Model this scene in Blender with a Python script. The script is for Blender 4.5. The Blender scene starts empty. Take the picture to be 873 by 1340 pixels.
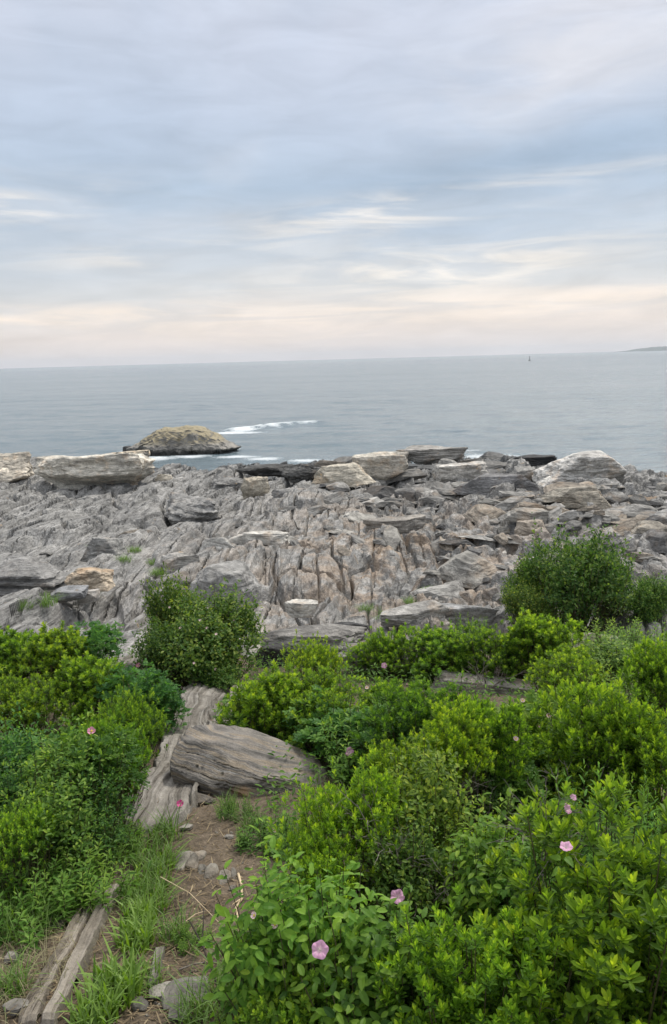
import bpy, bmesh, math, random
import numpy as np
from mathutils import Matrix, Vector

random.seed(7)
rng = np.random.default_rng(7)
S = bpy.context.scene
COL = S.collection
R = math.radians

# ------------------------------------------------------------------ camera
CAM_Z = 7.5
FPX = 1012.0
PITCH, ROLL = 11.2, -1.57
cam_d = bpy.data.cameras.new('camera')
cam = bpy.data.objects.new('camera', cam_d); COL.objects.link(cam)
cam_d.sensor_fit = 'VERTICAL'; cam_d.sensor_height = 36.0; cam_d.sensor_width = 36.0
cam_d.lens = 36.0 * FPX / 1340.0
cam_d.clip_start = 0.05; cam_d.clip_end = 40000
cam.matrix_world = Matrix.Translation((0, 0, CAM_Z)) @ Matrix.Rotation(R(90 - PITCH), 4, 'X') @ Matrix.Rotation(R(ROLL), 4, 'Z')
S.camera = cam

# ------------------------------------------------------------------ view, sun, sky
S.view_settings.view_transform = 'Standard'; S.view_settings.look = 'None'
S.view_settings.exposure = 0.42; S.view_settings.gamma = 1.0
S.view_settings.use_curve_mapping = False
SUN_EL, SUN_AZ = 54.0, 38.0          # azimuth from +Y towards +X: high over the sea, behind thin cloud
sun_d = bpy.data.lights.new('sun', 'SUN'); sun_d.energy = 2.4; sun_d.angle = R(12); sun_d.color = (1.0, 0.95, 0.87)
sun = bpy.data.objects.new('sun', sun_d); COL.objects.link(sun)
sun.rotation_euler = (R(90 - SUN_EL), 0, R(180 - SUN_AZ))

def N(nt, t, x=0, y=0, **kw):
    n = nt.nodes.new(t); n.location = (x, y)
    for k, v in kw.items(): setattr(n, k, v)
    return n
def LK(nt, a, b): nt.links.new(a, b)
def val(nt, sock, v):
    if hasattr(v, 'is_linked') or hasattr(v, 'links'): nt.links.new(v, sock)
    else: sock.default_value = v
def MATH(nt, op, a, b=None, c=None, clamp=False):
    n = N(nt, 'ShaderNodeMath', operation=op); n.use_clamp = clamp
    val(nt, n.inputs[0], a)
    if b is not None: val(nt, n.inputs[1], b)
    if c is not None: val(nt, n.inputs[2], c)
    return n.outputs[0]
def MIX(nt, fac, a, b, blend='MIX'):
    n = N(nt, 'ShaderNodeMix', data_type='RGBA', blend_type=blend); n.clamp_factor = True
    val(nt, n.inputs[0], fac)
    for s, v in ((n.inputs[6], a), (n.inputs[7], b)):
        if isinstance(v, tuple): s.default_value = (*v[:3], 1)
        else: nt.links.new(v, s)
    return n.outputs[2]
def RAMP(nt, fac, stops, interp='LINEAR'):
    n = N(nt, 'ShaderNodeValToRGB'); cr = n.color_ramp; cr.interpolation = interp
    while len(cr.elements) < len(stops): cr.elements.new(0.5)
    for e, (p, c) in zip(cr.elements, stops):
        e.position = p
        e.color = (c, c, c, 1) if isinstance(c, (int, float)) else (*c, 1)
    LK(nt, fac, n.inputs[0]); return n.outputs[0]
def NOISE(nt, vec, scale, detail=4, rough=0.55, dist=0.0):
    n = N(nt, 'ShaderNodeTexNoise'); n.inputs['Scale'].default_value = scale
    n.inputs['Detail'].default_value = detail; n.inputs['Roughness'].default_value = rough
    n.inputs['Distortion'].default_value = dist
    if vec is not None: LK(nt, vec, n.inputs['Vector'])
    return n.outputs[0]
def MAPPING(nt, vec, scale=(1, 1, 1), loc=(0, 0, 0), rot=(0, 0, 0)):
    n = N(nt, 'ShaderNodeMapping'); n.inputs['Scale'].default_value = scale
    n.inputs['Location'].default_value = loc; n.inputs['Rotation'].default_value = rot
    LK(nt, vec, n.inputs['Vector']); return n.outputs[0]
def STEP(nt, v, lo, hi):
    n = N(nt, 'ShaderNodeMapRange', interpolation_type='SMOOTHSTEP'); n.clamp = True
    val(nt, n.inputs[0], v); n.inputs[1].default_value = lo; n.inputs[2].default_value = hi
    return n.outputs[0]

W = bpy.data.worlds.new('World'); S.world = W; W.use_nodes = True
nt = W.node_tree; nt.nodes.clear()
SKY_STRENGTH = 0.1
tc = N(nt, 'ShaderNodeTexCoord').outputs['Generated']
sep = N(nt, 'ShaderNodeSeparateXYZ'); LK(nt, tc, sep.inputs[0])
sx, sy, sz = sep.outputs
zc = MATH(nt, 'MAXIMUM', sz, 0.0)
sky = N(nt, 'ShaderNodeTexSky', sky_type='NISHITA'); sky.sun_disc = False
sky.sun_elevation = R(SUN_EL); sky.sun_rotation = R(SUN_AZ)
# overcast deck, seen on a plane high above
den = MATH(nt, 'ADD', zc, 0.07)
cx = MATH(nt, 'DIVIDE', sx, den); cy = MATH(nt, 'DIVIDE', sy, den)
cmb = N(nt, 'ShaderNodeCombineXYZ'); LK(nt, cx, cmb.inputs[0]); LK(nt, cy, cmb.inputs[1])
plane = cmb.outputs[0]
az = MATH(nt, 'ARCTAN2', sx, sy)
cm2 = N(nt, 'ShaderNodeCombineXYZ'); LK(nt, az, cm2.inputs[0]); LK(nt, zc, cm2.inputs[1])
azel = cm2.outputs[0]
warp_el = MATH(nt, 'ADD', zc, MATH(nt, 'MULTIPLY', MATH(nt, 'SUBTRACT', NOISE(nt, MAPPING(nt, azel, (2.2, 6, 1)), 1.0, 3), 0.5), 0.06))
deck = RAMP(nt, warp_el, [(0.0, (.57, .535, .54)), (.035, (.60, .535, .505)), (.085, (.49, .50, .515)), (.14, (.375, .435, .51)),
                          (.20, (.325, .405, .505)), (.27, (.39, .45, .55)), (.36, (.455, .49, .575)), (.55, (.68, .72, .78)), (1.0, (1.2, 1.2, 1.24))])
# broad pale and blue patches
n1 = NOISE(nt, MAPPING(nt, plane, (0.55, 0.40, 1), (1.3, 4.0, 0)), 1.0, 4, 0.5, 0.6)
deck = MIX(nt, MATH(nt, 'MULTIPLY', STEP(nt, n1, .50, .72), MATH(nt, 'MULTIPLY', STEP(nt, zc, .10, .22), 0.75)), deck, (.55, .555, .585))
deck = MIX(nt, MATH(nt, 'MULTIPLY', STEP(nt, n1, .50, .30), MATH(nt, 'MULTIPLY', STEP(nt, zc, .06, .18), 0.45)), deck, (.30, .385, .50))
def patch(azd, eld, wa, we, tilt=0.0):
    """soft elliptical region of the sky round an azimuth and elevation in degrees"""
    da = MATH(nt, 'SUBTRACT', az, R(azd)); de = MATH(nt, 'SUBTRACT', zc, math.sin(R(eld)))
    de = MATH(nt, 'SUBTRACT', de, MATH(nt, 'MULTIPLY', da, math.tan(R(tilt))))
    q = MATH(nt, 'ADD', MATH(nt, 'POWER', MATH(nt, 'ABSOLUTE', MATH(nt, 'DIVIDE', da, R(wa))), 2.0),
             MATH(nt, 'POWER', MATH(nt, 'ABSOLUTE', MATH(nt, 'DIVIDE', de, R(we))), 2.0))
    return MATH(nt, 'EXPONENT', MATH(nt, 'MULTIPLY', q, -1.0))
# pale veil high up, and the bluer gap under it
wn = NOISE(nt, MAPPING(nt, azel, (5, 16, 1), rot=(0, 0, R(-6))), 1.0, 5, 0.55, 0.5)
deck = MIX(nt, MATH(nt, 'MULTIPLY', patch(17, 18.5, 10, 4.0, 8), MATH(nt, 'MULTIPLY', STEP(nt, wn, .25, .65), 0.75)), deck, (.60, .59, .61))
deck = MIX(nt, MATH(nt, 'MULTIPLY', patch(12, 12.0, 15, 1.7, 7), 0.9), deck, (.245, .33, .435))
# cream streaks low over the sea
st = NOISE(nt, MAPPING(nt, azel, (4.5, 42, 1), (0.3, 0.2, 0), (0, 0, R(-4))), 1.0, 5, 0.6, 0.8)
streak = STEP(nt, st, .38, .66)
for (a, e, wa, we, tl, k) in ((4, 9.8, 10, 1.1, 5, 1.0), (-23, 9.8, 7, 1.2, 9, 1.0), (9, 6.2, 12, 1.6, 3, 1.0), (-12, 7.3, 9, .8, 3, .6),
                              (-20, 3.3, 12, .7, 1, .9), (3, 3.0, 18, 1.6, 1, .8), (20, 3.6, 8, .8, 1, .7), (21, 11.6, 6, .35, 2, .6), (2, 6.3, 2.6, .35, 2, 1.0)):
    deck = MIX(nt, MATH(nt, 'MULTIPLY', patch(a, e, wa, we, tl), MATH(nt, 'MULTIPLY', MATH(nt, 'ADD', MATH(nt, 'MULTIPLY', streak, .85), .15), k * 1.0)), deck,
               (.80, .675, .57) if e < 5 else (.77, .70, .62))
fine = NOISE(nt, MAPPING(nt, azel, (7, 34, 1), rot=(0, 0, R(-5))), 1.0, 6, 0.6, 0.6)
deck = MIX(nt, 1.0, deck, RAMP(nt, fine, [(.25, .88), (.75, 1.10)]), 'MULTIPLY')
hs = N(nt, 'ShaderNodeHueSaturation'); hs.inputs['Saturation'].default_value = .90; LK(nt, deck, hs.inputs['Color'])
cloud = MIX(nt, 1.0, hs.outputs[0], (10.6, 10.6, 10.6), 'MULTIPLY')
both = MIX(nt, 0.92, sky.outputs[0], cloud)
bg = N(nt, 'ShaderNodeBackground'); LK(nt, both, bg.inputs[0]); bg.inputs[1].default_value = SKY_STRENGTH
wo = N(nt, 'ShaderNodeOutputWorld'); LK(nt, bg.outputs[0], wo.inputs[0])

# ------------------------------------------------------------------ numeric noise
def _h(ix, iy, iz=0, seed=0):
    with np.errstate(over='ignore'):
        h = (np.asarray(ix).astype(np.int64) * 374761393 + np.asarray(iy).astype(np.int64) * 668265263 + np.asarray(iz).astype(np.int64) * 2147483647 + seed * 974634777) & 0xFFFFFFFF
        h = ((h ^ (h >> 13)) * 1274126177) & 0xFFFFFFFF
        h = ((h ^ (h >> 16)) * 2246822519) & 0xFFFFFFFF
        h = h ^ (h >> 15)
    return (h & 0xFFFFFF) / float(0xFFFFFF)
def vn2(x, y, seed=0):
    x = np.asarray(x, float); y = np.asarray(y, float)
    ix, iy = np.floor(x), np.floor(y); fx, fy = x - ix, y - iy
    fx = fx * fx * fx * (fx * (fx * 6 - 15) + 10); fy = fy * fy * fy * (fy * (fy * 6 - 15) + 10)
    a, b, c, d = _h(ix, iy, 0, seed), _h(ix + 1, iy, 0, seed), _h(ix, iy + 1, 0, seed), _h(ix + 1, iy + 1, 0, seed)
    return (a * (1 - fx) + b * fx) * (1 - fy) + (c * (1 - fx) + d * fx) * fy - 0.5
def fbm2(x, y, seed=0, o=4, g=0.5):
    s, a = 0.0, 1.0
    for k in range(o):
        s = s + a * vn2(x * 2 ** k + 17.3 * k, y * 2 ** k - 9.1 * k, seed + k); a *= g
    return s
def vn3(p, seed=0):
    i = np.floor(p); f = p - i; f = f * f * f * (f * (f * 6 - 15) + 10); r = 0
    for dx in (0, 1):
        for dy in (0, 1):
            for dz in (0, 1):
                w = (f[:, 0] if dx else 1 - f[:, 0]) * (f[:, 1] if dy else 1 - f[:, 1]) * (f[:, 2] if dz else 1 - f[:, 2])
                r = r + w * _h(i[:, 0] + dx, i[:, 1] + dy, i[:, 2] + dz, seed)
    return r - 0.5
def fbm3(p, seed=0, o=4, g=0.5):
    s, a = 0.0, 1.0
    for k in range(o):
        s = s + a * vn3(p * 2 ** k + 7.7 * k, seed + k); a *= g
    return s
def vor2(x, y, seed=0):
    """nearest cell: distance, gap to the second cell, two hashes, offset from its centre"""
    ix, iy = np.floor(x), np.floor(y)
    f1 = np.full(x.shape, 9.0); f2 = np.full(x.shape, 9.0); h1 = np.zeros(x.shape); h2 = np.zeros(x.shape); h3 = np.zeros(x.shape); ox = np.zeros(x.shape); oy = np.zeros(x.shape)
    for dx in (-1, 0, 1):
        for dy in (-1, 0, 1):
            cx_, cy_ = ix + dx, iy + dy
            px = cx_ + _h(cx_, cy_, 1, seed); py = cy_ + _h(cx_, cy_, 2, seed)
            d = np.hypot(px - x, py - y); near = d < f1
            f2 = np.where(near, f1, np.minimum(f2, d))
            h1 = np.where(near, _h(cx_, cy_, 3, seed), h1); h2 = np.where(near, _h(cx_, cy_, 4, seed), h2); h3 = np.where(near, _h(cx_, cy_, 5, seed), h3)
            ox = np.where(near, x - px, ox); oy = np.where(near, y - py, oy); f1 = np.where(near, d, f1)
    return f1, f2 - f1, h1 - .5, h2 - .5, h3 - .5, ox, oy
def sstep(v, a, b):
    t = np.clip((np.asarray(v, float) - a) / (b - a), 0, 1); return t * t * (3 - 2 * t)

# ------------------------------------------------------------------ lie of the land
PY = [-8, 0, 2.4, 6, 9.5, 12, 20, 30, 45, 55, 59, 63, 72, 90, 140]
PZ = [-2.1, -2.3, -2.68, -3.42, -4.2, -4.7, -5.25, -5.85, -6.55, -6.95, -7.3, -7.75, -9, -12, -20]
SHX = [-60, -30, -17, -12, -6, 0, 8, 15, 20, 40, 80]
SHY = [72, 64, 58, 54, 54, 57, 57, 51, 46, 38, 30]
def base_h(x, y):
    x = np.asarray(x, float); y = np.asarray(y, float)
    k = 59.0 / np.interp(x, SHX, SHY)
    ye = y * (1 + (k - 1) * sstep(y, 14, 40))
    return CAM_Z + np.interp(ye, PY, PZ)
def soil_h(x, y):
    h = base_h(x, y) + 0.10 * fbm2(np.asarray(x) / 1.5, np.asarray(y) / 1.5, 3, 3)
    return h - 0.9 * sstep(y, 11.6, 13.4)
ST = R(4.0)
def strike(x, y):
    u = x * math.cos(ST) - y * math.sin(ST); v = x * math.sin(ST) + y * math.cos(ST)
    u = u + 2.2 * vn2(x / 9, y / 14, 21) + 0.7 * vn2(x / 3.1, y / 5, 22)
    return u, v
def slabs(x, y, su, sv, rot, seed, off, tu, tv, steep, cov=1.25, spin=.35, low=-.6, tb=.45):
    """overlapping tilted blocks: the highest of the nine nearest at every point"""
    gx, gy = x / su, y / sv; ix, iy = np.floor(gx), np.floor(gy); best = np.full(np.shape(x), low)
    wob = .22 * fbm2(x / su * 2.3, y / sv * 2.3, seed + 5, 3)
    for dx in (-1, 0, 1):
        for dy in (-1, 0, 1):
            cx_, cy_ = ix + dx, iy + dy
            px = (cx_ + .5 + .8 * (_h(cx_, cy_, 1, seed) - .5)) * su; py = (cy_ + .5 + .8 * (_h(cx_, cy_, 2, seed) - .5)) * sv
            an = rot + spin * 2 * (_h(cx_, cy_, 3, seed) - .5); ca, sa = np.cos(an), np.sin(an)
            a_ = (x - px) * ca - (y - py) * sa; b_ = (x - px) * sa + (y - py) * ca
            sz = cov * (.65 + .55 * _h(cx_, cy_, 4, seed)); sk = .5 * (_h(cx_, cy_, 8, seed) - .5)
            e1 = np.abs(a_ + sk * b_) / (su * .5 * sz) + wob; e2 = np.abs(b_) / (sv * .5 * sz) + wob
            d = (np.clip(e1, 0, 9) ** 5 + np.clip(e2, 0, 9) ** 5) ** .2
            m_ = min(su, sv)
            hh = off * 2 * (_h(cx_, cy_, 5, seed) - .5) + tu * 2 * (_h(cx_, cy_, 6, seed) - tb) * a_ + tv * 2 * (_h(cx_, cy_, 7, seed) - .35) * b_ - steep * m_ * .5 * np.clip(d - .92, 0, None) - .05 * m_ * np.clip(d, 0, 1) ** 4
            best = np.maximum(best, hh)
    return best
def shore_h(x, y):
    x = np.asarray(x, float); y = np.asarray(y, float)
    u, v = strike(x, y)
    side = sstep(x / (y + 4) * 60 + 3 * vn2(x / 6, y / 6, 19), -3, 12)                   # smooth ledges one side, broken slabs the other
    rough_ = .10 + .90 * side
    h = base_h(x, y) + 0.9 * fbm2(x / 11, y / 13, 31, 3) * sstep(y, 12, 22) * (1 - .7 * sstep(y, 44, 54))
    h = h + slabs(u, v, 3.0, 5.5, 0, 41, .24, .13, .05, 1.6, 1.25, .3, -.5) * (1 - .35 * side)
    h = h + slabs(u, v, 1.15, 3.4, 0, 42, .10, .16, .04, 3.5, 1.2, .2, -.22) * (.45 + .15 * side)
    h = h + (.75 - .5 * sstep(side, .5, .95)) * slabs(u, v, 1.3, 8.0, 0, 46, .10, .16, .02, 4.0, 1.2, .06, -.25, .05)
    h = h + (.40 + .45 * sstep(x / (y + 4) * 60, -10, -3) - .5 * sstep(side, .5, .95)) * slabs(u, v, .62, 5.5, 0, 45, .065, .18, .012, 4.0, 1.2, .07, -.12, .05)
    xr, yr = x + .5 * vn2(x / 2, y / 2, 8), y + .7 * vn2(x / 3, y / 3, 9)
    h = h + side * slabs(xr, yr, 2.2, 1.2, 0.0, 43, .26, .09, .20, 3.5, 1.15, .45, -.42)
    h = h + rough_ * slabs(xr, yr, .95, .5, 0.2, 44, .13, .10, .22, 3.5, 1.1, .6, -.20)
    us = u / .62 + .5 * fbm2(x / 1.6, y / 5, 63, 2); ib = np.floor(us); fb = (us - ib); fb = np.minimum(fb, 1 - fb) * .62
    h = h - (.14 - .06 * side) * sstep(fb, .05, .012) * sstep(vn2(u * 1.6 + 3 * ib, v / 2.4, 64), -.06, .10)
    # joints: narrow dark clefts along and across the strike
    q1 = .35 * vn2(u * 1.3, v * .6, 95)
    f, gap, *_ = vor2((u + q1) / 1.25, (v + .6 * q1) / 3.6, 96)
    h = h - .30 * (1 - .3 * side) * sstep(gap, .085, .01) * sstep(vn2(x / 2.2, y / 2.2, 97), -.20, .0)
    f, gap, *_ = vor2((u + q1) / .52, (v - q1) / 1.5, 98)
    h = h - .12 * sstep(gap, .11, .01) * sstep(vn2(x / 1.7, y / 1.7, 99), -.02, .2) * (.25 + .75 * side)
    # thin plank-like strata along the strike, and fine splitting
    w = 0.26; us = u / w + 1.6 * fbm2(x / 1.3, y / 3.6, 61, 2); ib = np.floor(us); fb = us - ib
    h = h + .035 * (1 - .5 * side) * (_h(ib, np.floor(v / (1.1 + 2.2 * _h(ib, 0, 0, 71)) + 9 * _h(ib, 1, 0, 72)), 0, 73) - .5) * sstep(np.minimum(fb, 1 - fb), 0, .2) - .018 * sstep(np.minimum(fb, 1 - fb), .10, .0) * sstep(vn2(x, y / 2, 3), -.1, .2)
    h = h + (0.035 + .06 * side) * fbm2(x * 2.2, y * 2.2, 81, 4)
    return h - 1.1 * sstep(y, 12.6, 10.6)
def land_h(x, y):
    return np.maximum(soil_h(x, y), shore_h(x, y))

MW = cam.matrix_world.copy()
def ray(px, py):
    return (MW.to_3x3() @ Vector(((px - 436.5) / FPX, -(py - 670) / FPX, -1.0))).normalized()
TS = np.concatenate([np.arange(.8, 8, .03), 8 * np.exp(np.arange(0, 2.9, .0035))])
def hit(px, py, up=0.0, f=None):
    """where the line of sight through a point of the photograph meets the land (raised by up)"""
    f = f or base_h; d = ray(px, py)
    gap = lambda t: CAM_Z + d.z * t - np.maximum(f(d.x * t, d.y * t) + up, -.02)
    g = gap(TS); i = int(np.argmax(g < 0))
    if g[i] >= 0: i = len(TS) - 1
    t0, t1 = TS[max(i - 1, 0)], TS[i]; g0, g1 = g[max(i - 1, 0)], g[i]
    t = t0 + (t1 - t0) * (g0 / (g0 - g1) if g0 > g1 else 0)
    x, y = d.x * t, d.y * t
    return Vector((x, y, float(f(np.array([x]), np.array([y]))[0])))
def depth_of(p): return -(MW.inverted() @ p).z

# ------------------------------------------------------------------ mesh helpers
def mesh_np(name, V, F, mats=(), smooth=False, attrs=None):
    """V (n,3); F list of (m,k) index arrays"""
    me = bpy.data.meshes.new(name); V = np.asarray(V, np.float32)
    F = [np.asarray(f, np.int32) for f in (F if isinstance(F, list) else [F]) if len(f)]
    me.vertices.add(len(V)); me.vertices.foreach_set('co', V.ravel())
    loops = np.concatenate([f.ravel() for f in F]); sizes = np.concatenate([np.full(len(f), f.shape[1], np.int32) for f in F])
    me.loops.add(len(loops)); me.loops.foreach_set('vertex_index', loops)
    me.polygons.add(len(sizes)); st_ = np.zeros(len(sizes), np.int32); st_[1:] = np.cumsum(sizes)[:-1]
    me.polygons.foreach_set('loop_start', st_); me.polygons.foreach_set('loop_total', sizes)
    me.polygons.foreach_set('use_smooth', np.full(len(sizes), smooth, bool))
    for k, v in (attrs or {}).items():
        a = me.attributes.new(k, 'FLOAT', 'POINT'); a.data.foreach_set('value', np.asarray(v, np.float32))
    me.update(calc_edges=True); me.validate()
    for m in mats: me.materials.append(m)
    return me
def link(name, me, parent=None, loc=(0, 0, 0), rot=(0, 0, 0), sc=(1, 1, 1)):
    o = bpy.data.objects.new(name, me); COL.objects.link(o); o.location = loc; o.rotation_euler = rot; o.scale = sc
    if parent: o.parent = parent
    return o
def thing(o, label, cat, group=None):
    o['label'] = label; o['category'] = cat; o['kind'] = 'thing'
    if group: o['group'] = group
    return o
def empty(name, loc, rz=0.0, sc=1.0):
    o = bpy.data.objects.new(name, None); COL.objects.link(o); o.location = loc; o.rotation_euler = (0, 0, rz); o.scale = (sc, sc, sc); o.empty_display_size = .1
    return o
def dup_tree(o, parent=None):
    c = o.copy(); COL.objects.link(c)
    if parent: c.parent = parent
    for ch in list(o.children): dup_tree(ch, c)
    return c
def grid_faces(nu, nv):
    i = np.arange(nu * nv).reshape(nv, nu)
    return np.stack([i[:-1, :-1].ravel(), i[:-1, 1:].ravel(), i[1:, 1:].ravel(), i[1:, :-1].ravel()], 1)
class Acc:
    def __init__(s): s.V, s.T, s.Q, s.A, s.n = [], [], [], [], 0
    def add(s, V, T=None, Q=None, tint=0.5):
        V = np.asarray(V, float).reshape(-1, 3)
        if T is not None and len(T): s.T.append(np.asarray(T) + s.n)
        if Q is not None and len(Q): s.Q.append(np.asarray(Q) + s.n)
        s.A.append(np.broadcast_to(np.asarray(tint, float), (len(V),)).copy()); s.V.append(V); s.n += len(V)
    def mesh(s, name, mat, smooth=False):
        F = ([np.concatenate(s.T)] if s.T else []) + ([np.concatenate(s.Q)] if s.Q else [])
        return mesh_np(name, np.concatenate(s.V), F, (mat,), smooth, {'tint': np.concatenate(s.A)})

# ------------------------------------------------------------------ materials
def new_mat(name):
    m = bpy.data.materials.new(name); m.use_nodes = True; t = m.node_tree
    b = t.nodes['Principled BSDF']; return m, t, b
def bump(t, b, h, strength=0.5, dist=0.05):
    n = N(t, 'ShaderNodeBump'); n.inputs['Strength'].default_value = strength; n.inputs['Distance'].default_value = dist
    LK(t, h, n.inputs['Height']); LK(t, n.outputs[0], b.inputs['Normal'])

def rock_material(name, terrain):
    m, t, b = new_mat(name)
    pos = N(t, 'ShaderNodeNewGeometry').outputs['Position']
    oi = N(t, 'ShaderNodeObjectInfo')
    if terrain:
        v = MAPPING(t, pos, rot=(0, 0, ST)); lam_axis = (7, 0.5, 9.0)
    else:
        oc = N(t, 'ShaderNodeTexCoord').outputs['Object']
        ad = N(t, 'ShaderNodeVectorMath', operation='ADD'); LK(t, oc, ad.inputs[0])
        cb = N(t, 'ShaderNodeCombineXYZ'); LK(t, MATH(t, 'MULTIPLY', oi.outputs['Random'], 50.0), cb.inputs[0]); LK(t, MATH(t, 'MULTIPLY', oi.outputs['Random'], 31.0), cb.inputs[2])
        LK(t, cb.outputs[0], ad.inputs[1]); v = ad.outputs[0]; lam_axis = (1.0, 1.0, 6.5)
    wob = N(t, 'ShaderNodeTexNoise'); wob.inputs['Scale'].default_value = .7; wob.inputs['Detail'].default_value = 3; LK(t, v, wob.inputs['Vector'])
    va = N(t, 'ShaderNodeVectorMath', operation='MULTIPLY_ADD'); LK(t, wob.outputs['Color'], va.inputs[0]); va.inputs[1].default_value = (.28, .9, .4) if terrain else (1.0, 1.0, .8); LK(t, v, va.inputs[2])
    lam = NOISE(t, MAPPING(t, va.outputs[0], lam_axis), 1.0, 6, 0.62)
    lam2 = NOISE(t, MAPPING(t, va.outputs[0], tuple(3.2 * k for k in lam_axis)), 1.0, 4, 0.6)
    big = NOISE(t, v, 0.45, 5, 0.6, .4); mid = NOISE(t, v, 2.6, 6, 0.62, .3); grain = NOISE(t, v, 38, 3, 0.7)
    c = RAMP(t, big, [(.28, (.140, .137, .130)), (.5, (.225, .219, .206)), (.72, (.335, .325, .305))])
    c = MIX(t, 1.0, c, RAMP(t, lam, [(.30, .38), (.42, .82), (.55, 1.06), (.72, 1.42)]), 'MULTIPLY')
    c = MIX(t, .9, c, RAMP(t, lam2, [(.32, .58), (.5, 1.02), (.72, 1.35)]), 'MULTIPLY')
    c = MIX(t, .8, c, RAMP(t, mid, [(.28, .62), (.5, 1.0), (.75, 1.3)]), 'MULTIPLY')
    # rusty and pinkish weathering
    if terrain:
        sp = N(t, 'ShaderNodeSeparateXYZ'); LK(t, pos, sp.inputs[0])
        px_, py_ = sp.outputs[0], sp.outputs[1]
        q = MATH(t, 'ADD', MATH(t, 'POWER', MATH(t, 'ABSOLUTE', MATH(t, 'DIVIDE', MATH(t, 'SUBTRACT', px_, 1.9), 4.8)), 2.0), MATH(t, 'POWER', MATH(t, 'ABSOLUTE', MATH(t, 'DIVIDE', MATH(t, 'SUBTRACT', py_, 21.0), 11.0)), 2.0))
        rm = MATH(t, 'MULTIPLY', MATH(t, 'EXPONENT', MATH(t, 'MULTIPLY', q, -1.0)), STEP(t, NOISE(t, v, .9, 5, .65), .42, .60))
    else:
        rm = MATH(t, 'MULTIPLY', STEP(t, NOISE(t, v, 1.1, 5, .65), .52, .68), .55)
    c = MIX(t, MATH(t, 'MULTIPLY', rm, .8), c, MIX(t, 1.0, (.30, .225, .158), RAMP(t, lam, [(.3, .6), (.7, 1.3)]), 'MULTIPLY'))
    oc_ = STEP(t, NOISE(t, v, 2.3, 4, .6), .66, .74)
    c = MIX(t, MATH(t, 'MULTIPLY', oc_, .45), c, (.42, .26, .10))
    # pale quartz seams
    qz = STEP(t, NOISE(t, MAPPING(t, va.outputs[0], tuple(k * .35 for k in lam_axis), (4, 7, 2)), 1.0, 5, .6), .655, .70)
    c = MIX(t, MATH(t, 'MULTIPLY', qz, .7), c, (.55, .53, .49))
    g2 = NOISE(t, va.outputs[0], 11, 5, .7, .3); c = MIX(t, .85, c, RAMP(t, g2, [(.3, .55), (.48, .96), (.7, 1.36)]), 'MULTIPLY')
    c = MIX(t, .7, c, RAMP(t, grain, [(.3, .75), (.7, 1.22)]), 'MULTIPLY')
    # dark wet weed-covered band just above the water
    sz_ = N(t, 'ShaderNodeSeparateXYZ'); LK(t, pos, sz_.inputs[0])
    wet = STEP(t, MATH(t, 'ADD', sz_.outputs[2], MATH(t, 'MULTIPLY', MATH(t, 'SUBTRACT', mid, .5), 2.2)), .95, .40)
    c = MIX(t, 1.0, c, oi.outputs['Color'], 'MULTIPLY')
    c = MIX(t, MATH(t, 'MULTIPLY', wet, .88), c, (.035, .036, .034))
    LK(t, c, b.inputs['Base Color'])
    LK(t, RAMP(t, wet, [(0, .88), (1, .45)]), b.inputs['Roughness']); b.inputs['Specular IOR Level'].default_value = .3
    hgt = MATH(t, 'ADD', MATH(t, 'MULTIPLY', lam, 1.0), MATH(t, 'ADD', MATH(t, 'MULTIPLY', lam2, .4), MATH(t, 'ADD', MATH(t, 'MULTIPLY', mid, .8), MATH(t, 'ADD', MATH(t, 'MULTIPLY', g2, .45), MATH(t, 'MULTIPLY', grain, .10)))))
    bump(t, b, hgt, .8, .07 if terrain else .07)
    return m
M_shore = rock_material('ledge_rock', True)
M_rock = rock_material('loose_rock', False)

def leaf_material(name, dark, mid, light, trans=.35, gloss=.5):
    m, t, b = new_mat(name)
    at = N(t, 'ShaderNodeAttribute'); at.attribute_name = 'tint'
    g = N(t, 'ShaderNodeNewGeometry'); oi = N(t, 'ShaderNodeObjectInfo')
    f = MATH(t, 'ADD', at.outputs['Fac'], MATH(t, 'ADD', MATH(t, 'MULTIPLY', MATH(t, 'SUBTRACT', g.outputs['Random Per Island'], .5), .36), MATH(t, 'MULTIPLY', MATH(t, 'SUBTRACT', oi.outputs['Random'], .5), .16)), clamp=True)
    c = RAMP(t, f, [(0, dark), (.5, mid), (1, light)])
    c = MIX(t, 1.0, c, oi.outputs['Color'], 'MULTIPLY')
    back = MIX(t, g.outputs['Backfacing'], c, MIX(t, .35, c, (.16, .20, .10)))
    LK(t, back, b.inputs['Base Color']); b.inputs['Roughness'].default_value = gloss; b.inputs['Specular IOR Level'].default_value = .22
    tr = N(t, 'ShaderNodeBsdfTranslucent'); LK(t, MIX(t, 1.0, c, (1.75, 1.75, .7), 'MULTIPLY'), tr.inputs[0])
    mx = N(t, 'ShaderNodeMixShader'); mx.inputs[0].default_value = trans
    LK(t, b.outputs[0], mx.inputs[1]); LK(t, tr.outputs[0], mx.inputs[2]); LK(t, mx.outputs[0], t.nodes['Material Output'].inputs[0])
    return m
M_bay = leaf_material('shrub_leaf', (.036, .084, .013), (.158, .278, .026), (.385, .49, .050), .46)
M_rose = leaf_material('rose_leaf', (.030, .080, .020), (.075, .175, .032), (.18, .30, .050), .42)
M_herb = leaf_material('herb_leaf', (.042, .102, .019), (.140, .258, .040), (.30, .42, .07), .46)
M_broad = leaf_material('broad_leaf', (.034, .088, .015), (.114, .228, .028), (.25, .38, .046), .46)
M_bush = leaf_material('bush_leaf', (.030, .075, .018), (.085, .170, .030), (.24, .31, .065), .42)
M_grass = leaf_material('grass_blade', (.045, .105, .014), (.115, .225, .024), (.20, .33, .040), .3)
M_straw = leaf_material('dry_straw', (.11, .08, .05), (.20, .15, .09), (.36, .29, .18), .1, .8)

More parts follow.
